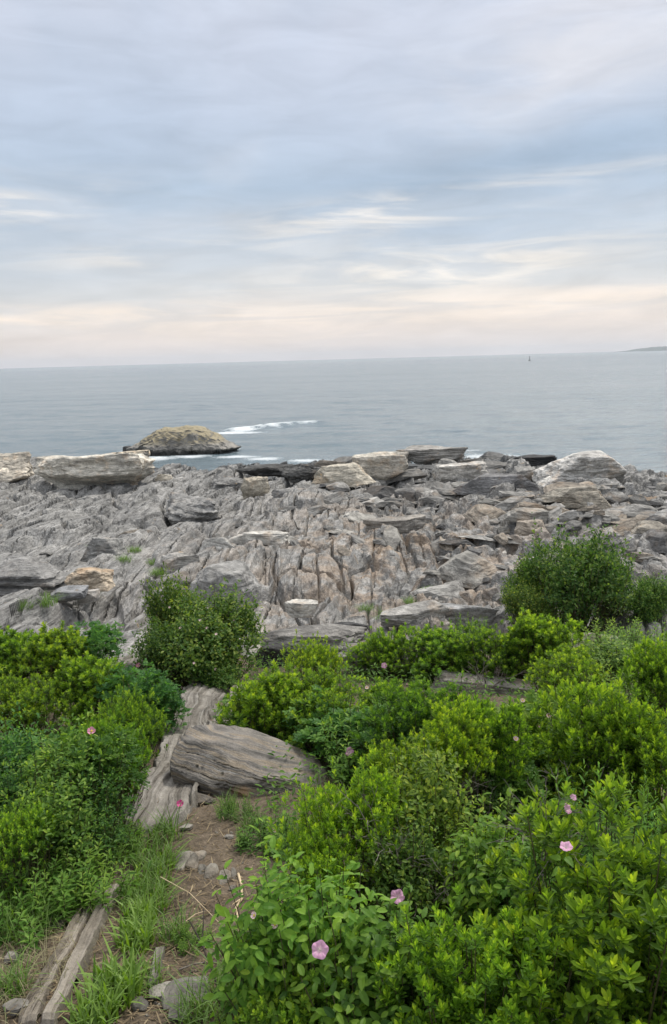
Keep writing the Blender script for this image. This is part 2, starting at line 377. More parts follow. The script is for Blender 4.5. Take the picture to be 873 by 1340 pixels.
def simple_mat(name, c1, c2, scale=20, rough=.8, stretch=(1, 1, 1)):
    m, t, b = new_mat(name)
    v = MAPPING(t, N(t, 'ShaderNodeTexCoord').outputs['Object'], stretch)
    n = NOISE(t, v, scale, 5, .6); LK(t, RAMP(t, n, [(.3, c1), (.7, c2)]), b.inputs['Base Color'])
    b.inputs['Roughness'].default_value = rough; b.inputs['Specular IOR Level'].default_value = .25
    bump(t, b, n, .4, .004); return m
M_stem = simple_mat('green_brown_stem', (.05, .045, .02), (.11, .10, .045), 30)
M_twig = simple_mat('dead_grey_wood', (.10, .085, .07), (.27, .24, .21), 40)
M_dark = simple_mat('dark_bark', (.018, .014, .011), (.05, .04, .03), 40)
M_pale = simple_mat('peeled_wood', (.42, .32, .19), (.62, .50, .33), 30)
M_yellow = simple_mat('stamens', (.55, .38, .05), (.7, .5, .1), 60)

def petal_material(name, rim, heart):
    m, t, b = new_mat(name)
    at = N(t, 'ShaderNodeAttribute'); at.attribute_name = 'tint'
    c = RAMP(t, at.outputs['Fac'], [(0, heart), (.35, tuple(.5 * a + .5 * h for a, h in zip(rim, heart))), (.6, rim), (1, rim)])
    LK(t, c, b.inputs['Base Color']); b.inputs['Roughness'].default_value = .6
    tr = N(t, 'ShaderNodeBsdfTranslucent'); LK(t, c, tr.inputs[0]); mx = N(t, 'ShaderNodeMixShader'); mx.inputs[0].default_value = .35
    LK(t, b.outputs[0], mx.inputs[1]); LK(t, tr.outputs[0], mx.inputs[2]); LK(t, mx.outputs[0], t.nodes['Material Output'].inputs[0])
    return m
M_bindweed = petal_material('bindweed_petal', (.74, .40, .58), (.86, .76, .72))
M_pinkrose = petal_material('pink_petal', (.76, .30, .46), (.82, .52, .55))
M_palerose = petal_material('pale_petal', (.80, .55, .60), (.85, .74, .66))
M_magenta = petal_material('magenta_petal', (.62, .06, .26), (.70, .15, .34))

# soil
m, t, b = new_mat('trodden_soil'); M_soil = m
pos = N(t, 'ShaderNodeNewGeometry').outputs['Position']
n0 = NOISE(t, pos, 1.3, 5, .6); n1_ = NOISE(t, pos, 14, 6, .68); n2_ = NOISE(t, pos, 70, 4, .7)
c = RAMP(t, n0, [(.3, (.085, .066, .046)), (.7, (.165, .130, .095))])
c = MIX(t, 1.0, c, RAMP(t, n1_, [(.28, .55), (.5, 1.0), (.75, 1.5)]), 'MULTIPLY')
c = MIX(t, .8, c, RAMP(t, n2_, [(.3, .65), (.7, 1.35)]), 'MULTIPLY')
c = MIX(t, MATH(t, 'MULTIPLY', STEP(t, n2_, .63, .70), .6), c, (.34, .29, .22))
LK(t, c, b.inputs['Base Color']); b.inputs['Roughness'].default_value = .95; b.inputs['Specular IOR Level'].default_value = .15
bump(t, b, MATH(t, 'ADD', MATH(t, 'MULTIPLY', n1_, 1.0), MATH(t, 'MULTIPLY', n2_, .35)), .8, .04)

# sea
m, t, b = new_mat('sea_water'); M_sea = m
pos = N(t, 'ShaderNodeNewGeometry').outputs['Position']
at = N(t, 'ShaderNodeAttribute'); at.attribute_name = 'foam'
w1 = NOISE(t, MAPPING(t, pos, (.22, .55, 1), rot=(0, 0, R(12))), 1.0, 5, .6, .4)
w2 = NOISE(t, MAPPING(t, pos, (.9, 1.9, 1), rot=(0, 0, R(-9))), 1.0, 5, .62, .3)
w3 = NOISE(t, MAPPING(t, pos, (.022, .05, 1), rot=(0, 0, R(6))), 1.0, 4, .55, .3)
w4 = NOISE(t, MAPPING(t, pos, (.004, .016, 1)), 1.0, 4, .6)
fn = NOISE(t, MAPPING(t, pos, (2.2, 1.3, 1)), 1.0, 9, .76, 1.2)
foam = STEP(t, MATH(t, 'ADD', MATH(t, 'MULTIPLY', fn, .9), MATH(t, 'MULTIPLY', at.outputs['Fac'], .8)), .72, 1.22)
foam = MATH(t, 'MULTIPLY', foam, STEP(t, at.outputs['Fac'], .02, .25))
base = MIX(t, STEP(t, w4, .35, .65), (.105, .150, .172), (.140, .180, .198))
LK(t, MIX(t, foam, base, (.62, .65, .66)), b.inputs['Base Color'])
LK(t, RAMP(t, foam, [(0, .16), (1, .8)]), b.inputs['Roughness']); b.inputs['IOR'].default_value = 1.33
hh = MATH(t, 'ADD', MATH(t, 'MULTIPLY', w1, .55), MATH(t, 'ADD', MATH(t, 'MULTIPLY', w2, .34), MATH(t, 'MULTIPLY', w3, 2.6)))
bump(t, b, hh, 1.0, .85)

# ------------------------------------------------------------------ sea
rows = [30.0]
while rows[-1] < 9000: rows.append(rows[-1] * 1.0075 if rows[-1] < 400 else rows[-1] * 1.03)
rows = np.array(rows); tt = np.linspace(-1, 1, 560); tt = .95 * (.6 * tt + .4 * tt ** 3)
X = tt[None, :] * (rows[:, None] + 20); Y = np.repeat(rows[:, None], len(tt), 1)
amp = .16 * np.exp(-Y / 160)
Z = amp * (fbm2(X / 5 + Y / 30, Y / 2.6, 91, 3) * 1.6 + fbm2(X / 14, Y / 9, 92, 2))
fo = np.zeros_like(X)
def seap(px, py):
    d = ray(px, py); k = -CAM_Z / d.z; return d.x * k, d.y * k
def foam_blob(px, py, wx, wy, k=1.0):
    global fo
    x0, y0 = seap(px, py); fo = np.maximum(fo, k * np.exp(-((X - x0) / wx) ** 2 - ((Y - y0) / wy) ** 2))
a0, a1 = seap(292, 564), seap(436, 550)                      # the breaking crest beside the sea rock
L_ = math.hypot(a1[0] - a0[0], a1[1] - a0[1]); ex, ey = (a1[0] - a0[0]) / L_, (a1[1] - a0[1]) / L_
s_ = ((X - a0[0]) * ex + (Y - a0[1]) * ey) / L_; d_ = -(X - a0[0]) * ey + (Y - a0[1]) * ex + .8 * vn2(X / 2.5, Y / 2.5, 5)
along = sstep(s_, -.05, .1) * sstep(s_, 1.05, .8)
wv = along * (1.1 - .75 * np.clip(s_, 0, 1))
Z = Z + .30 * along * np.exp(-(d_ / 1.1) ** 2)
brk = np.clip(.85 + .9 * fbm2(X / 1.1, Y / 2.2, 7, 4), .35, 1.2)
fo = np.maximum(fo, brk * (wv + .25 * along) * np.exp(-((d_ + .3) / (2.6 - 1.7 * np.clip(s_, 0, 1))) ** 2))
for q in ((300, 566, 3, 1.6, 1), (320, 566, 3, 1.5, .9), (200, 601, 2.5, 1.5, .9), (250, 598, 2.2, 1.3, .9), (285, 592, 2, 1.5, .95), (310, 599, 2.5, 1.3, .9), (345, 602, 2, 1.2, .9),
          (400, 604, 2.0, 1.2, .85), (450, 604, 2.0, 1.0, .8), (640, 597, 3.0, 1.6, .95), (615, 590, 2, 1, .7), (838, 628, 2.5, 1.8, .95), (868, 634, 2, 1.4, .8), (170, 590, 1.6, 1, .7),
          (560, 588, 2.5, 1, .6), (700, 600, 2.5, 1, .5), (20, 600, 3, 1, .6), (500, 594, 2.5, 1, .6), (0, 548, 2, .8, .5)):
    foam_blob(*q)
o = link('sea', mesh_np('sea', np.stack([X, Y, Z], -1).reshape(-1, 3), grid_faces(len(tt), len(rows)), (M_sea,), True, {'foam': fo.ravel()})); o['kind'] = 'structure'

# ------------------------------------------------------------------ ground and bedrock shore
xs = np.arange(-9, 11.01, .06); ys = np.concatenate([np.arange(-4, 1.5, .2), np.arange(1.5, 7, .05), np.arange(7, 13.6, .08)])
X, Y = np.meshgrid(xs, ys)
Z = soil_h(X, Y) + .018 * fbm2(X * 5, Y * 5, 13, 3)
o = link('ground', mesh_np('ground', np.stack([X, Y, Z], -1).reshape(-1, 3), grid_faces(len(xs), len(ys)), (M_soil,), True)); o['kind'] = 'structure'
rows = [10.4]
while rows[-1] < 92: rows.append(rows[-1] + max(.05, rows[-1] * .0045))
rows = np.array(rows); tt = np.linspace(-.80, .80, 1150)
X = tt[None, :] * (rows[:, None] + 4); Y = np.repeat(rows[:, None], len(tt), 1)
Z = shore_h(X, Y)
o = link('rocky_shore', mesh_np('rocky_shore', np.stack([X, Y, Z], -1).reshape(-1, 3), grid_faces(len(tt), len(rows)), (M_shore,), False)); o['kind'] = 'structure'

# far headland and islet
def headland(px0, px1, dist, hpx, seed, name, label, rise):
    a, b_ = ray(px0, 456), ray(px1, 456); x0, x1 = a.x / a.y * dist, b_.x / b_.y * dist
    n = 90; u = np.linspace(0, 1, n); H = hpx / FPX * dist
    top = H * (sstep(u, 0, rise)) * (.75 + .35 * fbm2(u * 7, u * 0, seed, 4)) + H * .16 * fbm2(u * 60, u * 0, seed + 3, 3) * sstep(u, 0, .08)
    prof_ = [(-.5, 0), (-.45, .35), (-.3, .8), (0, 1.0), (.4, .7), (.9, 0)]
    V = []
    for (fy, fz) in prof_:
        for k in range(n): V.append((x0 + u[k] * (x1 - x0), dist + fy * 500 + 30 * math.sin(9 * u[k]), -1 + max(0, top[k] + 1) * fz))
    mm, t, b = new_mat('wooded_headland'); c = RAMP(t, NOISE(t, N(t, 'ShaderNodeNewGeometry').outputs['Position'], .03, 5, .6), [(.3, (.035, .05, .045)), (.7, (.06, .08, .06))]); LK(t, c, b.inputs['Base Color']); b.inputs['Roughness'].default_value = .9
    o = link(name, mesh_np(name, V, grid_faces(n, len(prof_)), (mm,), False)); o['kind'] = 'structure'
headland(809, 1010, 7000, 5.6, 5, 'headland', '', .25)

# ------------------------------------------------------------------ rocks
def ico(sub):
    bm = bmesh.new(); bmesh.ops.create_icosphere(bm, subdivisions=sub, radius=1.0)
    V = np.array([v.co for v in bm.verts]); F = np.array([[v.index for v in f.verts] for f in bm.faces]); bm.free(); return V, F
ICO = {k: ico(k) for k in (2, 3, 4, 5, 6)}
def rock_mesh(name, dims, seed, planes=14, p=16, lam=.05, lam_n=9, rough=.06, sub=4, undercut=0.0, lam_tilt=0.15, mat=None, notch=.0, plate=False):
    r_ = np.random.default_rng(seed); D, F = ICO[sub]
    nn = r_.normal(size=(planes, 3)); nn /= np.linalg.norm(nn, axis=1)[:, None]; hh_ = .5 * r_.uniform(.80, 1.12, planes)
    ax = np.array([(1, 0, 0), (-1, 0, 0), (0, 1, 0), (0, -1, 0), (0, 0, 1), (0, 0, -1)], float) + r_.normal(size=(6, 3)) * .12
    if plate:                                                 # broken plate: flat faces, steep ragged sides
        an = np.linspace(0, 2 * math.pi, planes, endpoint=False) + r_.uniform(-.35, .35, planes)
        nn = np.stack([np.cos(an), np.sin(an), r_.uniform(-.2, .15, planes) if undercut else r_.uniform(-.05, .55, planes)], 1); nn /= np.linalg.norm(nn, axis=1)[:, None]; hh_ = .5 * r_.uniform(.66, 1.0, planes)
        ax = ax[4:]; ax[:, :2] += r_.normal(size=(2, 2)) * .12
    nn = np.concatenate([nn, ax]); hh_ = np.concatenate([hh_, np.full(len(ax), .5)])
    q = np.clip(D @ nn.T, 0, None) / hh_; rad = (q ** p).sum(1) ** (-1 / p)
    P = D * rad[:, None]
    P = P * (1 + rough * 2 * fbm3(P * 2.3 + seed, seed, 4)[:, None])
    P = P * (1 - rough * .9 * np.abs(fbm3(P * 6.0 + seed, seed + 31, 3))[:, None])
    if notch: P = P * (1 - notch * sstep(fbm3(P * 1.7 + 3 * seed, seed + 50, 2), .05, .30)[:, None])
    zz = P[:, 2] + lam_tilt * P[:, 0] + .05 * fbm3(P * 2.0, seed + 9, 2)
    il = np.floor(zz * lam_n * 1.0 + r_.uniform()); fr = zz * lam_n - np.floor(zz * lam_n)
    k = 1 + lam * 2 * (_h(il, 7, 0, seed) - .5); P[:, 0] *= k; P[:, 1] *= k
    if undercut: kk = 1 - undercut * 1.5 * sstep(P[:, 2], .06, -.32); P[:, 0] *= 1 - .3 * (1 - kk); P[:, 1] *= np.where(P[:, 1] < 0, kk, 1)
    P = P * np.asarray(dims)
    P[:, 2] += dims[2] * .5
    return mesh_np(name, P, F, (mat or M_rock,), False)
def rock_at(name, label, cat, l, r, top, base, seed, tone=(1, 1, 1), deep=.7, sink=.12, rz=0.0, tilt=0.0, group=None, f=None, sea=False, **kw):
    """a rock that fills the given width and height of the photograph, standing on the land there"""
    if sea: x, y = seap((l + r) / 2, base); p = Vector((x, y, -.3))
    else: p = hit((l + r) / 2, base, 0, f)
    d = depth_of(p); w = (r - l) / FPX * d; vis = (base - top) / FPX * d; dp = w * deep
    ang = (CAM_Z - p.z) / max(p.y, 1); h = .9 * max(.4 * vis, vis - .55 * dp * ang) * (1 + sink) + (.3 if sea else 0)
    me = rock_mesh(name, (w * 1.06, dp, h), seed, **kw)
    o = link(name, me, None, (p.x, p.y + dp * .42, p.z - sink * h), (tilt, 0, rz)); kt = 1.45 if 'great pale' in label or 'huge white' in label or 'flat white' in label else (1.22 if max(tone) > 1.25 else 1.08); o.color = (tone[0] * kt, tone[1] * kt, tone[2] * kt, 1)
    return thing(o, label, cat, group)
PALE, WHITE, DARK, BLACK, TAN, GREY = (1.75, 1.62, 1.42), (2.0, 1.97, 1.9), (.5, .5, .52), (.18, .18, .19), (1.45, 1.25, .95), (1, 1, 1)

# sea rock with a dry ochre top
def islet():
    x, y = seap(235, 596); d = y; w = 142 / FPX * d * .98; n, mrow = 110, 60
    V = []; T = []
    # a low whaleback: steep dark seaward-left nose, long slope down to the right
    D, F = ICO[6]
    P = np.sign(D) * np.abs(D) ** np.array([.85, .9, .62]); P[:, 0] *= w * .5; P[:, 1] *= 2.6; P[:, 2] *= 2.25
    sx_ = D[:, 0]
    hump = .80 + .24 * sstep(sx_, -1, -.35) - .40 * sstep(sx_, .1, 1.0)
    P[:, 2] *= hump
    P[:, :2] *= (1 + .12 * sstep(D[:, 2], .45, .15) - .10 * sstep(D[:, 2], .22, .0))[:, None]
    nz = fbm3(P * .7, 5, 5, .55); P *= (1 + .16 * nz)[:, None]
    nz2 = np.abs(fbm3(P * np.array([1.6, 1.6, .6]), 15, 3)); P[:, 1] *= 1 - .35 * nz2; P[:, 0] *= 1 - .06 * nz2
    m, t, b = new_mat('sea_rock'); pos = N(t, 'ShaderNodeTexCoord').outputs['Object']; geo = N(t, 'ShaderNodeNewGeometry')
    s1 = N(t, 'ShaderNodeSeparateXYZ'); LK(t, pos, s1.inputs[0]); s2 = N(t, 'ShaderNodeSeparateXYZ'); LK(t, geo.outputs['True Normal'], s2.inputs[0])
    a = NOISE(t, pos, .8, 6, .65, .5); c_ = NOISE(t, pos, 4, 5, .7)
    c = RAMP(t, a, [(.3, (.13, .125, .115)), (.55, (.24, .225, .20)), (.75, (.40, .37, .32))])
    c = MIX(t, MATH(t, 'MULTIPLY', STEP(t, MATH(t, 'ADD', s2.outputs[2], MATH(t, 'MULTIPLY', MATH(t, 'SUBTRACT', a, .5), 1.4)), .40, .70), STEP(t, s1.outputs[2], .8, 1.4)), c, (.30, .255, .16))
    c = MIX(t, .4, c, RAMP(t, c_, [(.3, .6), (.7, 1.35)]), 'MULTIPLY')
    c = MIX(t, STEP(t, MATH(t, 'ADD', s1.outputs[2], MATH(t, 'MULTIPLY', MATH(t, 'SUBTRACT', a, .5), 1.0)), .75, .45), c, (.035, .034, .03))
    LK(t, c, b.inputs['Base Color']); b.inputs['Roughness'].default_value = .8; bump(t, b, MATH(t, 'ADD', a, MATH(t, 'MULTIPLY', c_, .5)), .9, .25)
    o = link('sea_rock', mesh_np('sea_rock', P, F, (m,), False), None, (x + .1, y + 2.2, -.15), (0, 0, R(-4)))
    thing(o, 'low whaleback rock standing alone in the sea, ochre top, dark wet foot', 'sea rock')
islet()
for q in ((292, 300, 584, 589, 3), (284, 291, 589, 593, 4), (160, 176, 582, 594, 5)):
    rock_at('sea_rock', 'small black wet rock awash beside the ochre topped sea rock', 'sea rock', *q[:4], q[4], BLACK, sea=True, group='wet rocks awash by the sea rock', sub=3)

BK = dict(p=44, planes=9, lam=.012, rough=.09, sub=6)
big = [
 # l, r, top, base, label, tone, kw
 (38, 198, 586, 642, 'great pale flat-topped boulder with a dark undercut front, largest on the shore', (1.55, 1.49, 1.36), dict(deep=.45, undercut=.5, seed=173, notch=.07, sink=.12, p=24, planes=5, plate=False, rough=.15)),
 (-40, 32, 592, 634, 'rounded tan boulder at the frame edge beside the great pale boulder', (1.3, 1.2, 1.05), dict(deep=.8, seed=102, rough=.13)),
 (136, 190, 586, 606, 'small tan boulder leaning behind the great pale boulder', (1.6, 1.42, 1.15), dict(deep=.6, seed=103)),
 (418, 486, 600, 638, 'pale squared boulder, the blockiest along the water edge', (1.55, 1.45, 1.25), dict(deep=.7, seed=104)),
 (468, 530, 586, 628, 'pale wedge-shaped boulder rising to a point at the water edge', (1.5, 1.42, 1.28), dict(deep=.7, seed=105, planes=7, p=26)),
 (524, 616, 580, 607, 'long grey flat-topped boulder on the water edge skyline', (1.15, 1.12, 1.08), dict(deep=.5, seed=106, plate=False, planes=7, rough=.14)),
 (572, 646, 598, 636, 'smooth light grey boulder below the long skyline boulder', (1.5, 1.46, 1.4), dict(deep=.6, seed=107, rz=.2)),
 (722, 828, 586, 636, 'huge white boulder with a steep shaded front standing on the point', (1.55, 1.53, 1.5), dict(deep=.8, seed=108, p=28, planes=6, sink=.08)),
 (716, 788, 612, 637, 'flat white slab leaning on the foot of the huge white boulder', (1.85, 1.82, 1.75), dict(deep=.55, seed=109, planes=10)),
 (610, 696, 616, 646, 'long dark grey slab lying before the light grey boulder', (.75, .75, .78), dict(deep=.35, seed=110, rz=-.12)),
 (660, 706, 604, 628, 'grey tilted slab with a pointed end near the black rocks', (1.15, 1.13, 1.1), dict(deep=.6, seed=111, rz=.5, tilt=.15)),
 (626, 668, 590, 602, 'jagged black rock on the water edge', (.22, .22, .23), dict(deep=.5, seed=112, rough=.14)),
 (672, 726, 593, 608, 'long black tapering rock pointing at the white boulder', (.2, .2, .21), dict(deep=.5, seed=113, rough=.14)),
 (716, 790, 634, 656, 'flat olive grey slab under the white leaning slab', (1.1, 1.03, .9), dict(deep=.4, seed=114)),
 (84, 146, 738, 772, 'cream coloured angular boulder lodged on the smooth grey ledge', (1.75, 1.5, 1.2), dict(deep=.7, seed=175, planes=16, p=22, rough=.15)),
 (66, 108, 766, 788, 'blue grey rounded stone in front of the cream boulder', (1.1, 1.13, 1.2), dict(deep=.6, seed=116)),
 (104, 128, 766, 782, 'small pale stone touching the blue grey stone', (1.7, 1.6, 1.5), dict(deep=.7, seed=117)),
 (108, 158, 695, 724, 'square grey block on the smooth grey ledge', (1.1, 1.1, 1.08), dict(deep=.7, seed=119, rz=.3)),
 (-14, 66, 722, 772, 'dark layered outcrop with curling strata at the frame edge', (.62, .62, .63), dict(deep=.7, seed=120, lam=.12, lam_n=12)),
 (252, 318, 698, 728, 'pale slab with a bright top edge on the ledge beyond the round bush', (1.5, 1.47, 1.4), dict(deep=.5, seed=121)),
 (208, 256, 714, 744, 'pale grey wedge at the foot of the smooth ledges', (1.6, 1.55, 1.48), dict(deep=.5, seed=122)),
 (300, 384, 692, 712, 'long thin white slab on top of the crumpled ledge', (1.5, 1.47, 1.4), dict(deep=.35, seed=123)),
 (250, 326, 712, 790, 'long grey plank of rock sloping towards the round bush', (.95, .95, .95), dict(deep=1.2, seed=124, rz=-.5, tilt=-.1)),
 (318, 350, 620, 652, 'tan rounded boulder above the black shore rocks', (1.3, 1.2, 1.02), dict(deep=.7, seed=126)),
 (200, 226, 620, 634, 'small tan block at the corner of the great pale boulder', (1.35, 1.25, 1.08), dict(deep=.7, seed=127)),
 (206, 282, 618, 668, 'dark arched outcrop of folded strata below the sea rock', (.9, .9, .9), dict(deep=1.2, seed=128, lam=.05, lam_n=17, rough=.18, planes=16, p=12, sink=.75)),
 (262, 312, 598, 636, 'dark arched outcrop of folded strata reaching the water', (.8, .8, .8), dict(deep=1.2, seed=129, lam=.05, lam_n=17, rough=.18, planes=16, p=12, sink=.7)),
 (320, 386, 604, 626, 'black weedy rock on the water edge behind the tan boulder', (.36, .36, .36), dict(deep=.7, seed=130, rough=.22, planes=16, p=14)),
 (372, 424, 603, 628, 'black weedy rock next to the squared pale boulder', (.4, .4, .4), dict(deep=.7, seed=131, rough=.22, planes=16, p=14)),
 (352, 440, 630, 656, 'dark grey ridged rock above the brown ledges', (.62, .62, .63), dict(deep=.5, seed=133, lam=.12)),
 (480, 560, 668, 692, 'brownish slab with a dark shadow line under its front', (1.1, 1.0, .88), dict(deep=.5, seed=135, undercut=.12)),
 (678, 722, 676, 698, 'rusty brown block right above the bushy tree', (1.25, 1.02, .78), dict(deep=.6, seed=137)),
 (790, 832, 674, 698, 'charcoal block standing behind the bushy tree', (.6, .6, .63), dict(deep=.6, seed=138)),
 (824, 900, 680, 706, 'long tan slab at the frame edge beyond the bushy tree', (1.4, 1.25, 1.0), dict(deep=.45, seed=139)),
 (838, 900, 662, 686, 'smooth grey slab tilted up at the frame edge', (1.15, 1.15, 1.15), dict(deep=.4, seed=140, rz=.2)),
 (740, 800, 640, 664, 'ochre stained slab below the white boulder', (1.2, 1.1, .94), dict(deep=.5, seed=141)),
 (428, 480, 810, 824, 'small black stone lying flat at the edge of the greenery', (.22, .22, .23), dict(deep=.4, seed=142, sub=4)),
 (570, 640, 780, 812, 'blue grey rounded outcrop behind the mixed shrubs', (1.05, 1.08, 1.14), dict(deep=.5, seed=143)),
 (505, 588, 784, 822, 'pale cracked outcrop with a white edge behind the shrubs', (1.25, 1.23, 1.2), dict(deep=.6, seed=144)),
 (372, 408, 782, 806, 'white angular stone beyond the black hollow', (1.5, 1.47, 1.4), dict(deep=.6, seed=145)),
]
for (l, r, tp, bs, lab, tone, kw) in big:
    k = {**BK, **kw}; sd = k.pop('seed')
    if k.get('plate', True) and ('slab' in lab or 'block' in lab or 'undercut' in k): k['plate'] = True; k['planes'] = min(k['planes'], 7)
    if 'boulder' not in lab and 'white' not in lab:
        k.setdefault('sink', .5); tone = tuple(.45 * .95 + .55 * q_ for q_ in tone) if min(tone) > .4 else tone
    rock_at('boulder' if 'boulder' in lab else ('slab' if 'slab' in lab else 'rock'), lab, 'boulder' if 'boulder' in lab else 'rock', l, r, tp, bs, sd, tone, f=base_h, **k)

# loose slabs all over the broken ledges: shared shapes, each its own object
slab_me = [rock_mesh('rock_slab', (1, r2, h2), 300 + i, planes=6 + i % 3, p=70, lam=.012, lam_n=4 + i % 3, rough=.07, sub=5 if i < 8 else 3, plate=True) for i, (r2, h2) in enumerate(((.55, .20), (.4, .16), (.7, .24), (.5, .3), (.35, .2), (.6, .16), (.8, .35), (.45, .22), (.75, .5), (.6, .4)))]
ZONES = [ # px range, py range, how many, where
 ((430, 640), (606, 662), 72, 'among the jumble below the water edge boulders'),
 ((640, 880), (636, 690), 76, 'among the jumble below the white boulder'),
 ((440, 660), (662, 730), 24, 'scattered over the brown ledges'),
 ((560, 690), (690, 780), 26, 'on the steep brown ledges beside the bushy tree'),
 ((280, 430), (628, 720), 18, 'between the dark shore rocks and the crumpled ledge'),
 ((0, 250), (642, 800), 10, 'on the smooth grey ledges'),
 ((800, 880), (690, 780), 14, 'beyond the bushy tree near the frame edge')]
for zi, (zx, zy, cnt, where) in enumerate(ZONES):
    rr = random.Random(900 + zi)
    for i in range(cnt):
        px, py = rr.uniform(*zx), rr.uniform(*zy)
        p = hit(px, py, 0, land_h); d = depth_of(p)
        w = rr.choice((16, 20, 26, 32, 40, 52, 66)) * rr.uniform(.75, 1.15) / FPX * d
        if zi >= 5: w *= .8
        o = link('rock_slab', rr.choice(slab_me), None, (p.x, p.y, p.z - (.16 if zi not in (2, 3, 4, 5) else .24) * w * .5), (rr.gauss(.10, .20), rr.gauss(0, .17), rr.gauss(0, .4) + (rr.choice((-1.35, -1.1, -1.5)) if zi in (2, 3, 4, 5) and rr.random() < (.75, .6, .8, .7)[zi - 2] else 0) + (math.pi if rr.random() < .5 else 0)), (w, w, w * rr.uniform(.45, .95)))
        tn = rr.random(); g = rr.uniform(.72, 1.12)
        if tn < .55: c, wd = (g, .99 * g, .97 * g), 'grey'
        elif tn < .72: c, wd = (1.12 * g, 1.0 * g, .86 * g), 'brown'
        elif tn < .86: c, wd = (1.35 * g, 1.32 * g, 1.25 * g), 'pale'
        else: c, wd = (.55 * g, .55 * g, .56 * g), 'dark'
        o.color = (*c, 1)
        thing(o, f'{wd} layered rock slab {where}', 'rock slab', f'{wd} slabs {where}')

# the striped boulder on the path
def path_boulder():
    pl, pr = hit(226, 1046), hit(436, 1046)
    p = hit(330, 1046); d = depth_of(p); Lx = 212 / FPX * d; n, k = 200, 120
    u = .5 - .5 * np.cos(np.linspace(0, math.pi, n)); u = .6 * u + .4 * np.linspace(0, 1, n); a = np.linspace(-.12 * math.pi, 1.12 * math.pi, k)
    hgt = np.interp(u, [0, .012, .03, .08, .25, .4, .55, .7, .85, .95, 1], [.02, .17, .26, .34, .40, .385, .34, .27, .18, .10, .02])
    dep = np.interp(u, [0, .012, .05, .3, .6, .85, 1], [.02, .18, .30, .40, .38, .28, .04])
    A, U = np.meshgrid(a, u); ca, sa = np.cos(A), np.sin(A)
    e = .62
    yy = -np.sign(ca) * np.abs(ca) ** e * dep[:, None]; zz = np.sign(sa) * np.abs(sa) ** .75 * hgt[:, None]
    xx = (U - .5) * Lx - .10 * (zz / .5) * (1 - U)
    # lamination: runs down the length of the stone
    lc = .72 * zz + .50 * yy + .20 * (U - .2) + .022 * fbm2(U * 4, A * 2, 7, 3)
    ib = np.floor(lc * 26); hsh = _h(ib, 3, 0, 5) - .5; ib2 = np.floor(lc * 70); h2 = _h(ib2, 4, 0, 6) - .5
    g = 1 + .13 * hsh + .06 * h2 + .10 * fbm2(U * 5, A * 2.2, 9, 4)
    yy = yy * g; zz = zz * (1 + .03 * hsh + .08 * fbm2(U * 5, A * 2, 19, 4))
    V = np.stack([xx, yy, zz], -1).reshape(-1, 3)
    for (pn, ph) in (((-.15, -.75, .62), .385), ((-.9, -.3, .35), .73), ((.32, -.15, .93), .315), ((.1, -.5, .86), .36), ((.5, -.35, .8), .39), ((-.3, -.95, -.05), .42), ((.45, -.75, .5), .40), ((-.75, .3, .55), .70), ((.05, .1, 1), .375), ((-.62, -.62, .48), .62), ((.2, -.95, .2), .37)):
        pn = np.array(pn) / np.linalg.norm(pn); ex = np.clip(V @ pn - ph, 0, None); V = V - pn * (ex * .97)[:, None]
    V = V + .018 * np.stack([fbm3(V * 9, 3, 3), fbm3(V * 9, 5, 3), fbm3(V * 9, 7, 3)], 1)
    m, t, b = new_mat('striped_boulder_stone')
    at = N(t, 'ShaderNodeAttribute'); at.attribute_name = 'layer'; oc = N(t, 'ShaderNodeTexCoord').outputs['Object']
    cb = N(t, 'ShaderNodeCombineXYZ'); LK(t, MATH(t, 'MULTIPLY', at.outputs['Fac'], 24.0), cb.inputs[0])
    so = N(t, 'ShaderNodeSeparateXYZ'); LK(t, oc, so.inputs[0]); LK(t, MATH(t, 'MULTIPLY', so.outputs[0], 1.1), cb.inputs[1])
    s1 = NOISE(t, cb.outputs[0], 1.0, 6, .65, .3)
    md = NOISE(t, oc, 5, 6, .65); gr = NOISE(t, oc, 60, 4, .7)
    c = RAMP(t, s1, [(.30, (.04, .038, .034)), (.41, (.12, .108, .092)), (.50, (.205, .18, .15)), (.57, (.25, .185, .105)), (.63, (.16, .145, .125)), (.70, (.29, .27, .24)), (.8, (.36, .345, .315))])
    c = MIX(t, .8, c, RAMP(t, md, [(.3, .62), (.7, 1.32)]), 'MULTIPLY'); c = MIX(t, .8, c, RAMP(t, gr, [(.3, .7), (.7, 1.3)]), 'MULTIPLY')
    d_or = N(t, 'ShaderNodeVectorMath', operation='DISTANCE'); LK(t, oc, d_or.inputs[0]); d_or.inputs[1].default_value = (.0, -.36, .08)
    c = MIX(t, MATH(t, 'MULTIPLY', STEP(t, MATH(t, 'ADD', d_or.outputs['Value'], MATH(t, 'MULTIPLY', md, .18)), .19, .11), .75), c, (.42, .22, .06))
    hs = N(t, 'ShaderNodeHueSaturation'); hs.inputs['Saturation'].default_value = .72; hs.inputs['Value'].default_value = .95; LK(t, c, hs.inputs['Color']); LK(t, hs.outputs[0], b.inputs['Base Color']); b.inputs['Roughness'].default_value = .85; b.inputs['Specular IOR Level'].default_value = .25
    bump(t, b, MATH(t, 'ADD', MATH(t, 'MULTIPLY', s1, 1.0), MATH(t, 'ADD', MATH(t, 'MULTIPLY', md, .7), MATH(t, 'MULTIPLY', gr, .2))), .9, .03)
    me = mesh_np('boulder', V, grid_faces(k, n), (m,), True, {'layer': lc.ravel()})
    o = link('boulder', me, None, (p.x - .01, p.y + .36, p.z - .02), (0, R(5), R(-9)), (1.05, 1, .80))
    thing(o, 'grey and ochre striped boulder lying across the head of the dirt path', 'boulder')
    return o
PB = path_boulder()

